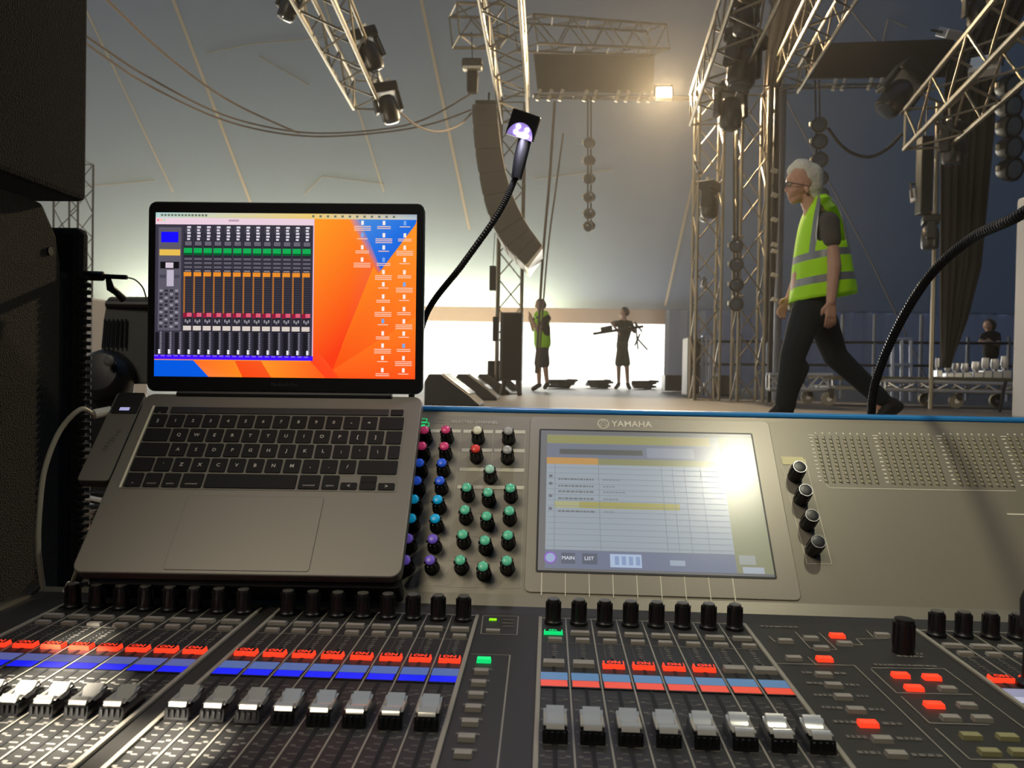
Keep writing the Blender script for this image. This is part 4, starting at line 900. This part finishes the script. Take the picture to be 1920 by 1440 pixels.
# deck trolley
tr = thing('stage_trolley', 'long low trolley of dark boards on pale castors behind the walking man', 'trolley', G(1700, 752))
ol = mat('trolley_ply', (78, 76, 58), .8, noise=.2, nscale=5)
tp, tq = P(1560, 708, 9.3), P(1960, 708, 9.3)
m = MB(); m.box(((tp.x+tq.x)/2, tp.y+.4, tp.z), (tq.x-tp.x, .9, .05), ol); m.build('deck_board', tr, bevel=.006)
m = MB(); m.box(((tp.x+tq.x)/2, tp.y+.4, tp.z-.12), (tq.x-tp.x-.05, .86, .05), mat('trolley_frame', (110, 112, 104), .5, .4)); m.build('chassis', tr, bevel=.006)
for x in (1553, 1792, 1935):
    c = P(x, 748, 9.3); c.z = DECK+.085; 
    for yy in (.0, .75):
        k = c+V((0, yy, 0)); m = MB(); m.cyl(k-V((0, .022, 0)), k+V((0, .022, 0)), .085, mat('castor_tyre', (128, 124, 112), .6), seg=20); o = m.build('castor', tr, bevel=.006)
        m = MB(); m.cyl(k-V((0, .03, 0)), k+V((0, .03, 0)), .03, MT['steel'], seg=10); m.build('hub', o); m = MB(); m.box(k+V((.03, 0, .07)), (.05, .08, .12), MT['blackmetal']); m.build('fork', o)
truss('short bright truss lying on the floor behind the front leg', P(1440, 716, 9.6), P(1557, 717, 9.5), .18, bay=.15, r=.026, m1=MT['silver'], name='floor_truss')
truss('bright flat truss lying on the trolley chassis', P(1655, 722, 9.2), P(1900, 728, 9.2), .10, bay=.2, r=.024, m1=MT['silver'], name='floor_truss')
# upstage cases and shiny stands
sv = MT['silver']
for i, (x, y, w, h) in enumerate([(1785, 700, 14, 26), (1800, 700, 16, 30), (1817, 700, 16, 30), (1838, 702, 18, 34), (1856, 700, 16, 42), (1874, 700, 18, 40), (1892, 702, 16, 46), (1765, 700, 10, 40)]):
    c = P(x, y, 9.5); w_, h_ = w/F*9.5, h/F*9.5; t = thing('silver_fixture', '%s shiny silver fixture standing on the trolley, %s' % (['small', 'low', 'squat', 'square', 'tall', 'upright', 'tallest', 'slim'][i], ['near the tip of the drape', 'second from the tip of the drape', 'third from the tip of the drape', 'in the middle of the row', 'right of the row middle', 'third from the pale case', 'next to the pale case', 'against the steel pipe'][i]), 'fixture', (c.x, c.y+.1, tp.z+.03), group=None)
    z = tp.z+.025; m = MB(); m.box((c.x, c.y+.1, z+h_*.18), (w_, .14, h_*.36), sv); m.build('base', t, bevel=.01)
    m = MB(); m.lathe([(w_*.32, 0), (w_*.42, h_*.2), (w_*.36, h_*.5)], sv, 10, o=(c.x, c.y+.1, z+h_*.42)); m.build('head', t, smooth=True)
    m = MB(); m.box((c.x, c.y+.1, z+h_*.42), (w_*.3, .05, h_*.14), MT['black']); m.build('neck', t)
# pale tall case at the right edge
c = P(1936, 700, 6.6); t = thing('pale_flight_case', 'tall pale case with rounded corner at the right edge of the picture', 'flight case', (c.x+.3, c.y+.35, DECK))
zt = P(1903, 358, 6.6).z; m = MB(); m.box((c.x+.3, c.y+.15, (zt+DECK)/2), (.6, .3, zt-DECK), MT['pale']); m.build('body', t, bevel=.03)
for x in (.02, .09): m = MB(); m.box((c.x+x, c.y-.006, (zt+DECK)/2), (.02, .014, zt-DECK-.08), MT['silver']); m.build('edge_strip', t, bevel=.004)
for k, z in enumerate((DECK+.06, zt-.06)): m = MB(); m.box((c.x+.04, c.y-.004, z), (.1, .03, .1), MT['clamp']); m.build('corner_plate', t, bevel=.02)
m = MB(); m.box((c.x+.06, c.y-.012, DECK+1.62), (.06, .02, .10), MT['clamp']); m.build('latch', t, bevel=.006)
# ================================================================== LEFT SPEAKERS
def cab(label, X, prof_yz, depth, mt):
    t = thing('loudspeaker', label, 'loudspeaker', (X, prof_yz[0][0], prof_yz[0][1]))
    m = MB(); m.prism([(X, y, z) for y, z in prof_yz], (-depth, 0, 0), mt); m.build('cabinet', t, bevel=.008); return t
XS = -.712
def sidep(px, py): q = PL(px, py, (XS, 0, 0), (1, 0, 0)); return q.y, q.z
XU = XS+.03; q = PL(164, 380, (XU, 0, 0), (1, 0, 0)); p = (q.y, q.z); y_ = q.y-.07
a = cab('black carpeted loudspeaker cabinet overhanging at the top left', XU, [(.25, p[1]), (y_+.07, p[1]), (y_+.07, 2.5), (.25, 2.5)], .7, MT['carpetd'])
m = MB(); m.box((XU-.34, y_+.078, 2.0), (.6, .016, .9), MT['grille']); m.build('grille', a)
q0 = sidep(52, 398); q1 = sidep(82, 392); q2_ = sidep(112, 445); q3 = sidep(117, 470); q4 = sidep(105, 1165)
b = cab('olive carpeted loudspeaker cabinet with cut corner under the black one', XS, [(.3, .0), (q3[0], .0), (q3[0], q3[1]-.02), (q2_[0]-.003, q2_[1]), (q1[0], q1[1]+.01), (.3, q1[1]+.01)], .7, MT['carpet'])
m = MB(); m.tube([(XS-.006, q3[0]+.014, .1), (XS-.006, q3[0]+.014, q3[1]-.04)], .006, mat('grille_edge', (58, 58, 58), .35, .7, bump=1, bscale=600), 8); m.build('grille_edge', b)
for k in range(60):
    pass
m = MB(); m.box((XS-.35, q3[0]+.011, (q3[1]-.03)/2), (.69, .02, q3[1]-.03), MT['duct']); m.build('grille', b)
m = MB(); m.cyl((XS-.004, q3[0]-.03, sidep(108, 475)[1]), (XS+.003, q3[0]-.03, sidep(108, 475)[1]), .006, MT['black'], seg=14); m.build('rigging_point', b)
r1 = sidep(147, 425)
yf = q3[0]+.024; xf_ = P(147, 600, yf+.03).x; c_ = b
zf = P(147, 418, yf).z; m = MB(); m.box((xf_-.34, yf+.014, zf/2), (.68, .028, zf), MT['carpetd']); m.build('grille_frame', b, bevel=.01)
m = MB(); [m.cyl((xf_-.002, yf+.014, .1+k*.011), (xf_-.002, yf+.014, .1055+k*.011), .012, MT['duct'], seg=8) for k in range(int((zf-.16)/.011))]; m.build('edge_ridges', b)
# adapter with wire poking out of the cabinet
pa = thing('cable_adapter', 'black cable adapter on a small arm sticking out right of the left speakers', 'adapter', P(170, 518, 1.16))
m = MB(); m.cyl(P(136, 516, 1.16), P(196, 518, 1.16), .0072, MT['black'], seg=12); m.build('barrel', pa, bevel=.003)
m = MB(); m.cyl(P(194, 518, 1.16), P(238, 520, 1.16), .0035, MT['black'], seg=8); m.build('plug_tip', pa)
m = MB(); m.tube([P(203, 522, 1.16), P(207, 540, 1.17), P(218, 548, 1.18), P(232, 562, 1.19)], [.004, .006, .005, .006], MT['black'], 8); m.build('arm', pa)
m = MB(); m.tube(catm([P(238, 520, 1.16), P(254, 525, 1.17), P(268, 540, 1.18), P(275, 562, 1.19)]), .0012, mat('wire_pale', (150, 148, 130), .5), 5); m.build('wire', pa)
# moving head standing on the stage behind the laptop
fl = thing('moving_head', 'large charcoal moving head light standing left behind the laptop', 'stage light', P(240, 842, 3.1))
gr_ = mat('fixture_charcoal', (62, 64, 60), .55, bump=.05); D3 = 3.1
bp = P(238, 845, D3); m = MB(); m.box((bp.x+.03, bp.y+.15, DECK+.07), (.42, .34, .14), gr_); m.build('base', fl, bevel=.025)
m = MB(); pr = [(190, 700), (188, 660), (193, 600), (200, 560), (205, 556), (292, 556), (300, 600), (300, 700), (290, 720), (205, 720)]
m.prism([P(x, y, D3) for x, y in pr], (0, .30, 0), gr_); hd_ = m.build('head', fl, bevel=.02)
m = MB()
for k in range(6): a, b = P(197+k*7.5+ (k*.4), 598, D3-.01), P(192+k*8.5, 652, D3-.01); m.cyl(a, b, .004, MT['black'], seg=5)
m.build('vents', hd_)
m = MB(); m.cyl(P(246, 571, D3-.005)-V((.1, 0, 0)), P(246, 571, D3-.005)+V((.1, 0, 0)), .016, MT['black'], seg=8); m.build('handle', hd_)
dc = P(196, 702, D3-.06); m = MB(); m.lathe([(.098, -.05), (.104, -.02), (.098, .02), (.075, .045), (.03, .05)], MT['black'], 24, o=dc+V((0, 0, 0)), q=M.Rotation(R(75), 3, 'X')); dsk = m.build('yoke_pivot', fl, smooth=True)
m = MB(); m.lathe([(.022, 0), (.022, .01), (.012, .014)], gr_, 14, o=P(206, 677, D3-.13), q=M.Rotation(R(80), 3, 'X')); m.build('lock_knob', dsk)
m = MB(); m.prism([P(x, y, D3-.03) for x, y in [(153, 725), (160, 830), (210, 845), (232, 760), (236, 700)]], (0, .08, 0), MT['black']); m.build('yoke_arm', fl, bevel=.015)
# pale road case behind it, pallet and cables low on the left
c0 = P(112, 655, 4.2); zt = P(150, 558, 4.2).z; t = thing('road_case', 'pale grey road case seen in the gap right of the left speakers', 'road case', (c0.x+.09, c0.y+.3, DECK))
m = MB(); m.box((c0.x+.085, c0.y+.3, (zt+DECK)/2), (.18, .6, zt-DECK), MT['pale']); m.build('body', t, bevel=.01); m = MB(); m.box((c0.x+.085, c0.y-.005, DECK+.12), (.16, .012, .02), MT['silver']); m.build('trim', t)
lp = thing('wooden_riser', 'low wooden riser in the gap below the moving head', 'riser', (-1.75, 2.3, 0))
m = MB(); m.box((-1.65, 2.3, .66), (1.3, .7, .05), mat('riser_wood', (168, 140, 118), .7, noise=.2, nscale=6)); m.build('riser_top', lp, bevel=.004)
for x in (-2.25, -1.05):
    for y in (2.0, 2.6): m = MB(); m.cyl((x, y, 0), (x, y, .64), .03, MT['alu']); m.build('leg', lp)
for i in range(3):
    c = V((-1.55+.08*i, 2.12+.1*i, .70+.0*i)); m = MB(); m.tube([c+V(((.10+.002*k)*cos(k*.7), (.10+.002*k)*sin(k*.7), .002*k)) for k in range(36)], .008, MT['rubber'] if i != 1 else mat('cable_white2', (170, 168, 160), .6), 6); o = m.build('cable_coil', smooth=True)
    tag(o, ['black coil of cable at the front of the wooden riser', 'pale coil of cable in the middle of the wooden riser', 'black coil of cable at the back of the wooden riser'][i], 'cable')
# ================================================================== PEOPLE
def capsule(m, a, ra, b, rb, mt, seg=12):
    a, b = V(a), V(b); d = b-a; L = max(d.length, 1e-5); q = d.to_track_quat('Z', 'Y').to_matrix(); pr = []
    for k in range(0, 5): t = R(-90+k*22.5*.98); pr.append((max(ra*cos(t), ra*.03), ra*sin(t)))
    pr.append((ra, 0)); pr.append((rb, L))
    for k in range(1, 5): t = R(k*22.5*.98); pr.append((max(rb*cos(t), rb*.03), L+rb*sin(t)))
    m.lathe(pr, mt, seg, o=a, q=q)
def blob(name, caps, mt, parent=None, vox=.01, it=3):
    m = MB()
    for c in caps:
        capsule(m, *c, mt)
    o = m.build(name, parent); r = o.modifiers.new('r', 'REMESH'); r.mode = 'VOXEL'; r.voxel_size = vox; r.use_smooth_shade = True
    s_ = o.modifiers.new('s', 'SMOOTH'); s_.iterations = it; s_.factor = .5
    dg = bpy.context.evaluated_depsgraph_get(); me = bpy.data.meshes.new_from_object(o.evaluated_get(dg)); o.modifiers.clear(); o.data = me
    me.materials.clear(); me.materials.append(mt); return o
D0 = 5.2; ND, FD = 5.03, 5.37
mpp = D0/F
man = thing('person', 'grey haired man in yellow hi-vis vest and dark trousers striding left across the stage', 'person', deckz(P(1540, 780, D0)))
sh_n, sh_f = P(1553, 418, ND), P(1530, 415, FD)
el_n, wr_n = P(1564, 500, 4.96), P(1558, 566, 4.94)
el_f, wr_f = P(1502, 505, 5.44), P(1480, 560, 5.42)
hip_n, kn_n, an_n = P(1516, 575, 5.10), P(1487, 665, 5.06), P(1470, 752, 5.06)
hip_f, kn_f, an_f = P(1532, 575, 5.28), P(1566, 668, 5.28), P(1642, 742, 5.30)
nk = P(1526, 398, D0); hc = P(1508, 342, D0)
body = [(P(1527, 404, D0), .056, P(1513, 370, D0), .052), (hc, .088, P(1502, 330, D0), .086), (P(1497, 352, D0), .072, P(1490, 358, D0), .055), (P(1494, 370, D0), .045, P(1488, 376, D0), .026),
        (P(1479, 344, D0), .010, P(1474, 357, D0), .013), (P(1482, 367, D0), .018, P(1480, 372, D0), .012), (P(1485, 341, D0), .03, P(1482, 336, D0), .026),
        (P(1512, 348, D0-.075), .012, P(1514, 358, D0-.075), .016), (P(1512, 346, D0+.075), .012, P(1513, 358, D0+.075), .014),
        (sh_n, .055, sh_f, .055), (nk, .07, P(1535, 440, D0), .12), (P(1535, 440, D0), .125, P(1524, 560, D0), .13), (P(1520, 520, D0), .125, P(1518, 545, D0), .12),
        (sh_n, .052, el_n, .044), (el_n, .043, wr_n, .030), (sh_f, .052, el_f, .042), (el_f, .042, wr_f, .029),
        (hip_n, .06, kn_n, .05), (kn_n, .05, an_n, .026), (hip_f, .09, kn_f, .055), (kn_f, .05, an_f, .026), (an_n, .026, P(1455, 776, 5.05), .02), (an_f, .026, P(1650, 772, 5.3), .02)]
def hand(w, d, side, curl, near, s_=1.0):
    # w wrist, d pointing direction, side towards the thumb, curl towards the palm
    w, d, side, curl = V(w), V(d).normalized(), V(side).normalized(), V(curl).normalized(); o = []
    k = w+d*.09
    for j in (-1.2, -.4, .4, 1.2): o.append((w+d*.012+side*j*.014, .0165, k+side*j*.019, .0135))
    for j, L in ((-1.25, .060), (-.42, .078), (.42, .085), (1.25, .075)):
        a = k+side*j*.0215; b = a+(d*.92+curl*.30+side*j*.10)*L*.48; c = b+(d*.72+curl*.68)*L*.34; e = c+(d*.4+curl*.9)*L*.24
        o += [(a, .0105, b, .0098), (b, .0098, c, .0092), (c, .0092, e, .0085)]
    a = w+d*.025+side*.026; b = a+(d*.6+side*.65+curl*.3)*.042; c = b+(d*.9+side*.1+curl*.3)*.030
    o += [(a, .015, b, .012), (b, .0115, c, .0095)]
    return o
body += hand(wr_n, V((.02, 0, -1)), V((-1, -.1, 0)), V((.1, .6, -.1)), True) + hand(wr_f, V((-.5, 0, -.85)), V((-.8, -.2, .5)), V((.3, -.8, -.1)), False)
bo = blob('body', body, MT['skin'], man, .0062, 3)
hair = [(P(1512, 335, D0), .094, P(1505, 322, D0), .086), (P(1520, 350, D0), .082, P(1518, 330, D0), .09), (P(1490, 320, D0), .05, P(1500, 314, D0), .06), (P(1524, 366, D0), .058, P(1520, 352, D0), .08)]
blob('hair', hair, MT['hair'], man, .010, 2)
m = MB(); g_ = MT['black']
for s_ in (-1, 1):
    c = P(1475, 345, D0+s_*.035); m.tube([c+V((.002*0, .026*cos(t*pi/5), .019*sin(t*pi/5))) for t in range(11)], .0028, g_, 5); m.tube([c+V((0, s_*.026, .005)), P(1490, 344, D0+s_*.078), P(1514, 348, D0+s_*.086)], .003, g_, 5)
m.cyl(P(1474, 343, D0-.012), P(1474, 343, D0+.012), .0028, g_, seg=5); m.build('glasses', man)
m = MB()
for s_ in (-1, 1): m.lathe([(.002, -.012), (.010, -.006), (.012, 0), (.010, .006), (.002, .012)], MT['white'], 10, o=P(1480.5, 345, D0+s_*.034))
m.build('eyes', man)
shirt = [(sh_n, .075, sh_f, .075), (P(1532, 410, D0), .075, P(1536, 450, D0), .13), (P(1538, 440, 5.13), .108, P(1530, 560, 5.15), .108), (P(1538, 440, 5.27), .108, P(1530, 560, 5.25), .108), (P(1523, 510, D0), .122, P(1519, 552, D0), .115),
         (sh_n, .072, P(1557, 452, 5.0), .068), (sh_f, .072, P(1520, 450, 5.40), .066)]
blob('t_shirt', shirt, MT['shirt'], man, .012, 4)
tro = [(P(1524, 560, 5.14), .108, P(1524, 588, 5.13), .115), (P(1524, 560, 5.26), .108, P(1527, 588, 5.27), .115), (P(1514, 584, 5.12), .108, kn_n, .084), (kn_n, .083, P(1472, 760, 5.06), .068), (hip_f, .112, kn_f, .083), (kn_f, .082, P(1650, 746, 5.3), .062), (P(1500, 690, 5.06), .06, P(1478, 740, 5.06), .058)]
blob('trousers', tro, MT['trous'], man, .012, 4)
s1 = [(P(1470, 738, 5.06), .05, P(1474, 756, 5.06), .05), (P(1476, 752, 5.06), .045, P(1478, 775, 5.06), .036), (P(1476, 776, 5.06), .036, P(1448, 780, 5.05), .032), (P(1462, 765, 5.06), .042, P(1450, 776, 5.05), .036)]
blob('boot', s1, MT['shoe'], man, .01, 2)
s2 = [(P(1636, 730, 5.3), .048, P(1648, 744, 5.3), .05), (P(1648, 742, 5.3), .048, P(1668, 757, 5.3), .045), (P(1672, 758, 5.3), .05, P(1652, 780, 5.28), .042), (P(1684, 762, 5.3), .038, P(1660, 782, 5.28), .034)]
blob('boot', s2, MT['shoe'], man, .01, 2)
# vest
rows = [(370, 1526, 1546, .075), (378, 1520, 1554, .11), (388, 1514, 1562, .155), (402, 1508, 1568, .195), (420, 1502, 1574, .215), (440, 1498, 1580, .22), (462, 1494, 1584, .22), (483, 1491, 1588, .22), (495, 1489, 1590, .22), (512, 1488, 1593, .22), (527, 1487, 1596, .22), (541, 1485, 1599, .22), (553, 1483, 1601, .215), (567, 1480, 1603, .21)]
NSG = 28; vs = []
for i, (y, xf, xb, w) in enumerate(rows):
    for k in range(NSG):
        th = 2*pi*k/NSG; f_ = (1-cos(th))/2; yy = y-(f_*16 if i == len(rows)-1 else f_*(14 if i > 6 else 0)) if i > 6 else y
        c = (P(xf, yy, D0)+P(xb, yy, D0))/2; ax = (P(xb, yy, D0)-P(xf, yy, D0))/2
        rip = 1+.03*sin(k*2.3+i)*(i > 8); vs.append(c-ax*cos(th)*rip+V((0, -(w+.028)*sin(th)*rip, 0)))
fs = {0: [], 1: []}
for i in range(len(rows)-1):
    for k in range(NSG):
        th = (k+.5)*360/NSG
        if 0 < i < 6 and (57 < th < 130 or 230 < th < 303): continue
        tape = i in (7, 10) or (i <= 6 and k in (3, 24, 10, 17)) 
        fs[1 if tape else 0].append((i*NSG+k, i*NSG+(k+1) % NSG, (i+1)*NSG+(k+1) % NSG, (i+1)*NSG+k))
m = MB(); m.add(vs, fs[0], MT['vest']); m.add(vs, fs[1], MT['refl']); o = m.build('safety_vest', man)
bm = bmesh.new(); bm.from_mesh(o.data); bmesh.ops.remove_doubles(bm, verts=bm.verts, dist=1e-5); bmesh.ops.recalc_face_normals(bm, faces=bm.faces); bm.to_mesh(o.data); bm.free(); o.data.shade_smooth()
sd = o.modifiers.new('sub', 'SUBSURF'); sd.levels = sd.render_levels = 1; sd = o.modifiers.new('t', 'SOLIDIFY'); sd.thickness = .008
m = MB(); m.box(P(1484, 577, 5.32), (.05, .03, .04), MT['white']); m.build('glove', man, bevel=.012)
# simple figures further away
def figure(label, d, cfg, vox=.02, group=None):
    t = thing('person', label, 'person', deckz(P(cfg['foot'][0], cfg['foot'][1], d)) if cfg.get('st', 1) else P(cfg['foot'][0], cfg['foot'][1], d))
    J = {k: P(v[0], v[1], d+(v[2] if len(v) > 2 else 0)) for k, v in cfg['j'].items()}
    bd_ = [(J['head'], .085, J['head']+V((0, 0, .03)), .085), (J['head']-V((0, 0, .05)), .06, J['head']-V((0, 0, .09)), .045), (J['head']-V((0, 0, .08)), .05, J['neck'], .055),
          (J['head']+V((cfg.get('nx', -1)*.085, 0, -.015)), .014, J['head']+V((cfg.get('nx', -1)*.095, 0, -.03)), .014)]
    for s_ in ('n', 'f'):
        bd_ += [(J['sh'+s_], .05, J['el'+s_], .042), (J['el'+s_], .040, J['wr'+s_], .028)]
        bd_ += hand(J['wr'+s_], J['wr'+s_]-J['el'+s_], V((0, 0, 1)), V((0, 1, 0)), True)[:]
    bd_ += [(J['shn'], .06, J['shf'], .06), (J['neck'], .07, J['pel'], .12)]
    if 'knn' in J:
        for s_ in ('n', 'f'): bd_ += [(J['pel'], .09, J['kn'+s_], .058), (J['kn'+s_], .056, J['an'+s_], .038)]
    blob('body', bd_, MT['skin'], t, .014, 2)
    blob('hair', [(J['head']+V((-cfg.get('nx', -1)*.015, .01, .03)), .098, J['head']+V((-cfg.get('nx', -1)*.035, .01, .005)), .094)], cfg['hair'], t, .014, 1)
    top = [(J['shn'], .075, J['shf'], .075), ((J['shn']+J['shf'])/2, .12, J['pel'], .13), (J['shn'], .07, J['shn'].lerp(J['eln'], .55), .062), (J['shf'], .07, J['shf'].lerp(J['elf'], .55), .062), (J['shn'].lerp(J['pel'], .4)+V((0, 0, 0)), .1, J['pel'], .12)]
    blob('t_shirt', top, cfg['top'], t, vox, 3)
    if 'vest' in cfg: blob('safety_vest', [((J['shn']+J['neck'])/2, .10, (J['shf']+J['neck'])/2, .10), ((J['shn']+J['shf'])/2-V((0, 0, .1)), .155, J['pel']+V((0, 0, .02)), .165)], cfg['vest'], t, vox, 3)
    if 'knn' in J:
        blob('shorts', [(J['pel'], .14, J['pel']-V((0, 0, .08)), .135)]+[(J['pel'].lerp(J['kn'+s_], .15), .11, J['pel'].lerp(J['kn'+s_], .92), .095) for s_ in 'nf'], cfg['leg'], t, vox, 3)
        for s_ in 'nf': blob('shoe', [(J['an'+s_], .05, J['ft'+s_], .045)], MT['shoe'] if not cfg.get('ws') else MT['white'], t, .015, 1)
    return t
figure('man in yellow vest and navy shorts standing at the ropes with his back turned', 14.4, dict(foot=(1018, 730), nx=-1, hair=MT['hairb'], top=MT['duct'], vest=MT['vest'], leg=MT['shorts'],
  j=dict(head=(1012, 572), neck=(1015, 586), shn=(1026, 597, -.1), shf=(1006, 598, .15), eln=(1008, 620, -.2), elf=(1000, 618, .1), wrn=(998, 600, -.2), wrf=(996, 608, .1), pel=(1017, 645), knn=(1022, 685, -.1), knf=(1010, 685, .1), ann=(1026, 720, -.1), anf=(1011, 722, .1), ftn=(1022, 726, -.12), ftf=(1000, 729, .1))))
man2 = figure('man in dark tee and shorts carrying a folded stand against the bright opening', 17.3, dict(foot=(1168, 722), nx=-1, hair=MT['hairb'], top=MT['duct'], leg=mat('olive_shorts', (70, 72, 48), .9),
  j=dict(head=(1170, 586), neck=(1170, 599), shn=(1181, 607, 0), shf=(1157, 607, .05), eln=(1190, 622, -.05), elf=(1148, 606, -.15), wrn=(1184, 618, -.22), wrf=(1156, 618, -.22), pel=(1167, 645), knn=(1175, 684), knf=(1160, 684), ann=(1177, 720), anf=(1160, 720), ftn=(1180, 727), ftf=(1155, 727))))
kt = thing('folded_stand', 'dark folded keyboard stand held across by the man at the opening', 'stand', P(1160, 620, 16.9))
m = MB(); m.cyl(P(1112, 626, 16.9), P(1206, 612, 16.9), .03, MT['blackmetal']); m.build('crossbar', kt); m = MB(); m.box(P(1137, 616, 16.85), (.26, .1, .10), MT['blackmetal'], M.Rotation(R(-12), 3, 'Y')); m.build('bracket', kt, bevel=.02)
for a, b in (((1192, 606), (1196, 655)), ((1196, 636), (1214, 656)), ((1190, 604), (1204, 622)), ((1190, 648), (1200, 626))): m = MB(); m.cyl(P(*a, 16.9), P(*b, 16.9), .02, MT['blackmetal'], seg=6); m.build('leg', kt)
figure('dark haired person in black tee leaning on the rail at the far right', 13.4, dict(foot=(1858, 660), st=0, nx=-1, hair=MT['hairb'], top=MT['duct'], j=dict(head=(1854, 611), neck=(1856, 624), shn=(1868, 630, 0), shf=(1846, 631, .0), eln=(1872, 646, -.15), elf=(1838, 643, -.15), wrn=(1858, 642, -.28), wrf=(1848, 642, -.26), pel=(1858, 662))))
